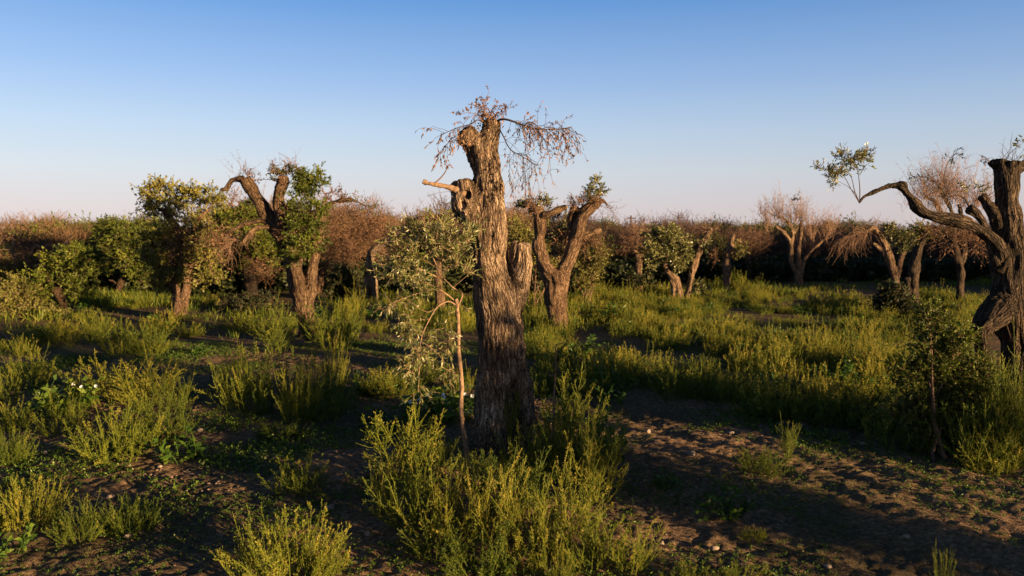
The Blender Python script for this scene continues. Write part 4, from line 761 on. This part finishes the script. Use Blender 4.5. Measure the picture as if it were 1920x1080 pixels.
x, y = area_pts([(-150,640),(2070,640),(2070,1150),(-150,1150)], 420, 23, .6, .9); print('seedlings', len(x))
p_, s_, r_ = place(x, y, .22, .8, seed=3); scatter('ground_cover', [seedling(k) for k in (1, 2, 3, 4)], p_, s_, r_, 'tiny seedlings dotted over the bare soil', 'ground cover')
x, y = area_pts([(-150,640),(2070,640),(2070,1150),(-150,1150)], 90, 24, .5, 1.4)
p_, s_, r_ = place(x, y, .004, .017, seed=4); scatter('pebbles', [rock(k, M_PEB) for k in (1, 2, 3)], p_, s_, r_, 'small clods and pebbles on the brown soil', 'pebbles')
# ================================================================ individual clumps and stones
used = {}
def put(px, py, me, wpx, hpx, label, name='weed_clump', cat='weed', rz=None, group=None):
    p = G(px, py); x, y = float(p[0]), float(p[1]); z = g1(x, y)
    v = np.empty(len(me.vertices) * 3, np.float32)
    if me.name not in used:
        me.vertices.foreach_get('co', v); v = v.reshape(-1, 3); used[me.name] = (np.percentile(np.abs(v[:, 0]), 97) * 2, np.percentile(v[:, 2], 99))
    w0, h0 = used[me.name]; k = y / F
    o = bpy.data.objects.new(name, me); C.objects.link(o); o.location = (x, y, z - .01)
    o.scale = (wpx * k / w0, wpx * k / w0, hpx * k / h0); o.rotation_euler.z = random.uniform(0, 6.28) if rz is None else rz
    return tag(o, label, cat, group)
A_, B_, C_, D_, E_, F_, G_ = PW
L_ = [
 (540,1085,PN,215,130,'bright bushy weed clump at the bottom edge, left of the central thicket','bushy_weed'),
 (55,985,D_,120,90,'round leafy weed clump low at the left edge'), (150,1015,A_,100,85,'rusty-footed weed clump between two others, lower left'), (245,1000,D_,110,65,'wide low weed clump, lower left on bare soil'),
 (10,1045,PB[0],90,60,'dark broad-leaved weed in the bottom left corner','broadleaf_weed'), (20,870,D_,90,60,'flattish weed clump cut by the left edge'), (25,810,A_,70,60,'upright weed clump cut by the left edge above the flattish one'),
 (560,925,B_,115,65,'lone half-shaded weed clump on bare soil left of the central thicket'), (530,820,F_,90,30,'small dark weed tuft on bare soil below the tall left clump'),
 (215,865,B_,150,105,'wide light green weed clump of upright stems, left foreground'), (300,830,A_,120,105,'weed clump right behind the wide light green one'), (345,865,PB[0],110,55,'low broad-leaved weed right of the wide light green clump','broadleaf_weed'),
 (120,815,E_,110,80,'weed clump below the plant with white flowers'), (200,755,B_,140,80,'spreading weed clump behind the white-flowered plant'), (270,765,G_,120,95,'feathery weed clump, left, with arching stems'), (330,770,C_,80,75,'narrow weed clump at the edge of the bare soil, left'),
 (55,725,A_,90,75,'weed clump by the left edge, level with the white flowers'), (10,760,E_,60,70,'weed cut by the left edge behind the flat ones'), (95,645,B_,110,45,'weed clump in the far left row'), (220,655,A_,90,60,'tall weed clump in the middle of the far left row'), (280,662,D_,90,50,'bushy weed clump at the right end of the far left row'), (180,635,C_,60,50,'spiky weed clump behind the far left row'),
 (370,665,PB[1],40,20,'little broad-leaved weed on the dark soil','broadleaf_weed'), (355,628,D_,60,26,'low round weed clump in front of the leafy olive'),
 (455,770,B_,100,120,'left part of the tall weed stand, shaded stems','tall_weed_stand'), (515,775,A_,90,125,'middle part of the tall weed stand','tall_weed_stand'), (590,775,E_,120,135,'bright right part of the tall weed stand','tall_weed_stand'), (625,745,C_,60,115,'highest spiky weed at the right of the tall stand','tall_weed_stand'), (610,785,F_,100,60,'dark leafy weed at the foot of the tall stand'), (560,790,B_,90,100,'front weed of the tall stand','tall_weed_stand'),
 (520,665,G_,90,95,'pale upright weed bush against the foot of the leaning olive'), (625,655,A_,90,90,'weed clump right of the leaning olive foot'), (655,640,C_,60,70,'spiky weed right of the leaning olive'), (595,640,F_,60,60,'dark weed at the very foot of the leaning olive'), (460,620,B_,90,30,'low weed row left of the leaning olive'),
 (730,745,A_,90,55,'weed clump left of the sapling\'s hanging leaves'), (740,805,PB[2],120,50,'dark broad-leaved weed under the sapling','broadleaf_weed'), (690,740,C_,50,45,'short spiky weed on the path left of the sapling'),
 (1150,757,PB[2],90,70,'broad-leaved weed at the edge of the bare soil right of the thick trunk','broadleaf_weed'), (1105,745,A_,100,90,'weed clump behind the broad-leaved one, right of the thick trunk'), (1265,745,D_,90,60,'dark round weed at the near edge of the meadow'),
 (1475,858,G_,40,70,'lone tall plume weed on the bare soil, right'), (1430,882,D_,110,40,'flat yellowish weed beside the lone plume'), (1345,965,PB[1],110,55,'small dark broad-leaved weed on the bare soil, lower right','broadleaf_weed'), (1255,920,PB[1],60,35,'little weed on the bare soil right of the central thicket','broadleaf_weed'),
 (1415,1010,D_,55,22,'tiny weed on the bare soil, bottom right'), (1385,1100,C_,90,60,'weed tips rising from the bottom edge, right of centre'), (1765,1105,C_,40,90,'single weed tip at the bottom edge, far right'), (1290,1095,A_,80,50,'weed tips at the bottom edge right of the thicket'),
 (1840,850,G_,70,190,'tall feathery weed in front of the left root leg of the hollow tree','tall_weed'), (1890,865,G_,80,215,'tall feathery weed in front of the hollow tree, highest','tall_weed'), (1925,875,C_,60,190,'tall weed cut by the right edge','tall_weed'), (1790,845,F_,120,90,'dark weed mass left of the hollow tree foot'), (1860,880,A_,110,90,'dark weed at the foot of the hollow tree'), (1720,815,F_,120,70,'dark weed below the olive suckers'), (1630,795,F_,110,60,'dark shaded weed at the near edge of the right meadow'),
 # the thicket round the big trunk
 (760,905,G_,150,150,'tall feathery weed on the left of the central thicket','thicket_weed'), (720,960,C_,60,110,'leaning weed on the far left of the central thicket','thicket_weed'), (790,985,A_,150,150,'weed left in the front of the central thicket','thicket_weed'), (800,880,B_,110,80,'weed behind the left side of the central thicket by the sapling','thicket_weed'),
 (850,1005,E_,150,125,'wide yellow-tipped weed in the front of the central thicket','thicket_weed'), (900,920,C_,100,75,'spiky weed between the saplings at the trunk foot','thicket_weed'), (925,1010,C_,120,150,'spiky weed front and centre of the thicket','thicket_weed'), (960,960,F_,150,110,'dark leafy weed in the heart of the thicket','thicket_weed'), (985,900,A_,110,110,'weed at the right foot of the thick trunk','thicket_weed'),
 (1000,1040,E_,160,150,'yellow-tipped weed right in the front of the thicket','thicket_weed'), (1065,1000,C_,130,140,'spiky weed on the right front of the thicket','thicket_weed'), (1080,900,B_,150,150,'tall leafy weed on the right of the thicket','thicket_weed'), (1120,940,G_,110,170,'feathery weed at the right side of the thicket','thicket_weed'), (1060,830,A_,130,130,'light weed behind the right side of the thicket','thicket_weed'), (1140,870,PB[0],100,90,'broad-leaved weed at the right rim of the thicket','broadleaf_weed'),
 (1110,1050,A_,130,110,'weed low at the right front of the thicket','thicket_weed'), (1180,1065,C_,110,90,'spiky weed trailing to the bottom right of the thicket','thicket_weed'), (905,1070,F_,150,90,'leafy weed low in the front of the thicket','thicket_weed'), (1050,1090,C_,60,80,'yellow seed spikes at the bottom edge under the thicket','thicket_weed'), (950,850,G_,50,130,'thin tall weed standing against the hollow of the trunk','thicket_weed'), (820,1040,F_,120,70,'shaded weed low on the left front of the thicket','thicket_weed'),
 (1835,870,F_,130,120,'dark leafy weed in front of the gap between the root legs','tall_weed'), (1880,858,B_,130,150,'leafy upright weed before the middle root leg','tall_weed'), (1815,800,A_,110,120,'weed behind the left root leg of the hollow tree','tall_weed'),
 (1375,545,F_,44,40,'upright green tuft at the foot of the centre pollard','upright_shrub'), (1340,545,B_,34,26,'left low tuft by the foot of the centre pollard','upright_shrub'), (1395,548,A_,34,32,'right green tuft by the foot of the centre pollard','upright_shrub')]
for e in L_: put(*e[:6], name=e[6] if len(e) > 6 else 'weed_clump')
# white trumpet flowers on leafy plants
def flower(parent, x, y, z, s, ang):
    b = Buf(); K = 5; prof = [(0, .004), (.03, .008), (.055, .016), (.07, .034), (.074, .046)]; S_ = 8
    V = []; Q = []
    for i, (h_, r_) in enumerate(prof):
        for k in range(S_):
            th = 2 * math.pi * k / S_; q = r_ * (1.12 if k % 2 else .92) if i > 2 else r_; V.append((q * math.cos(th), q * math.sin(th), h_))
            if i: Q.append(((i-1)*S_+k, (i-1)*S_+(k+1) % S_, i*S_+(k+1) % S_, i*S_+k))
    b.add(np.array(V) * s, np.array(Q), .5, M_PETAL); o = link('flower', b.mesh('flower'), parent, loc=(x, y, z)); o.rotation_euler = ang; return o
for (px, py, wpx, hpx, lb, fl) in ((130, 775, 110, 55, 'leafy plant with white trumpet flowers among the left weeds', [(141, 722), (155, 728), (180, 727)]), (815, 790, 150, 60, 'leafy plant with several white trumpet flowers behind the sapling stem', [(770, 755), (785, 753), (805, 742), (832, 743), (836, 748), (872, 742), (885, 744)])):
    p = G(px, py); x, y = float(p[0]), float(p[1]); r = empty('flowering_plant', (x, y, g1(x, y)), lb, 'plant')
    me = broad(71 + px, n=26, h=.42, r0=.2, L=.11, W=.05, nl=12, lean=.9, tone=.75); v = np.empty(len(me.vertices) * 3, np.float32); me.vertices.foreach_get('co', v); v = v.reshape(-1, 3); k = y / F
    o = link('leaves', me, r, loc=(0, 0, 0)); s = wpx * k / (np.percentile(np.abs(v[:, 0]), 96) * 2); o.scale = (s, s, hpx * k / np.percentile(v[:, 2], 98))
    for i, (fx_, fy_) in enumerate(fl):
        q = P(fx_, fy_, y - .12) - np.array(r.location); flower(r, *q, .5, (random.uniform(.5, 1.1), random.uniform(-.4, .4), random.uniform(-.6, .6)))
        b = Buf(); q2 = q - np.array([0, -.02, .0]); c_ = np.array([q * .2 + np.array([0, 0, .02]), q * .7, q]); b.strands(c_[None], np.full((1, 3), .003), M_BROAD); link('flower_stalk', b.mesh('flower_stalk'), r, loc=(0, 0, 0))
RK = [rock(k, M_STONE) for k in (11, 12, 13)]
for k, (px, py, s, lb) in enumerate(((1618,833,.045,'white stone on the soil at the shaded meadow edge, right'), (1520,811,.035,'flat white stone left of the shaded meadow edge'), (1296,858,.06,'orange lit clod stone on the bare soil right of the thicket'), (617,955,.05,'pinkish stone right of the bright bushy clump top'), (1240,1017,.03,'small grey stone lower right of the thicket'), (1339,1028,.035,'pale stone near the bottom, right of the thicket'), (375,812,.05,'rounded pale stone beside the left broad-leaved weed'), (690,1004,.035,'small white stone left of the thicket front'), (208,935,.035,'pale stone on the soil, lower left'), (1552,1060,.03,'small pale stone near the bottom edge, right'), (300,882,.03,'flat pale stone under the left weeds'), (1215,815,.05,'flat pale grey stone on the soil right of the thick trunk'), (1370,815,.04,'small lit stone in the middle of the right bare soil'), (1700,1010,.035,'pale stone on the right bare soil near the corner'), (85,855,.045,'lit stone by the flat weeds at the left edge'), (240,1010,.03,'pale stone between the lower left weeds'))):
    p = G(px, py); o = bpy.data.objects.new('stone', RK[k % 3]); C.objects.link(o); o.location = (p[0], p[1], g1(p[0], p[1]) + s * .25); o.scale = (s, s, s); o.rotation_euler = (0, 0, k * 1.3); tag(o, lb, 'stone', 'loose stones on the bare soil')
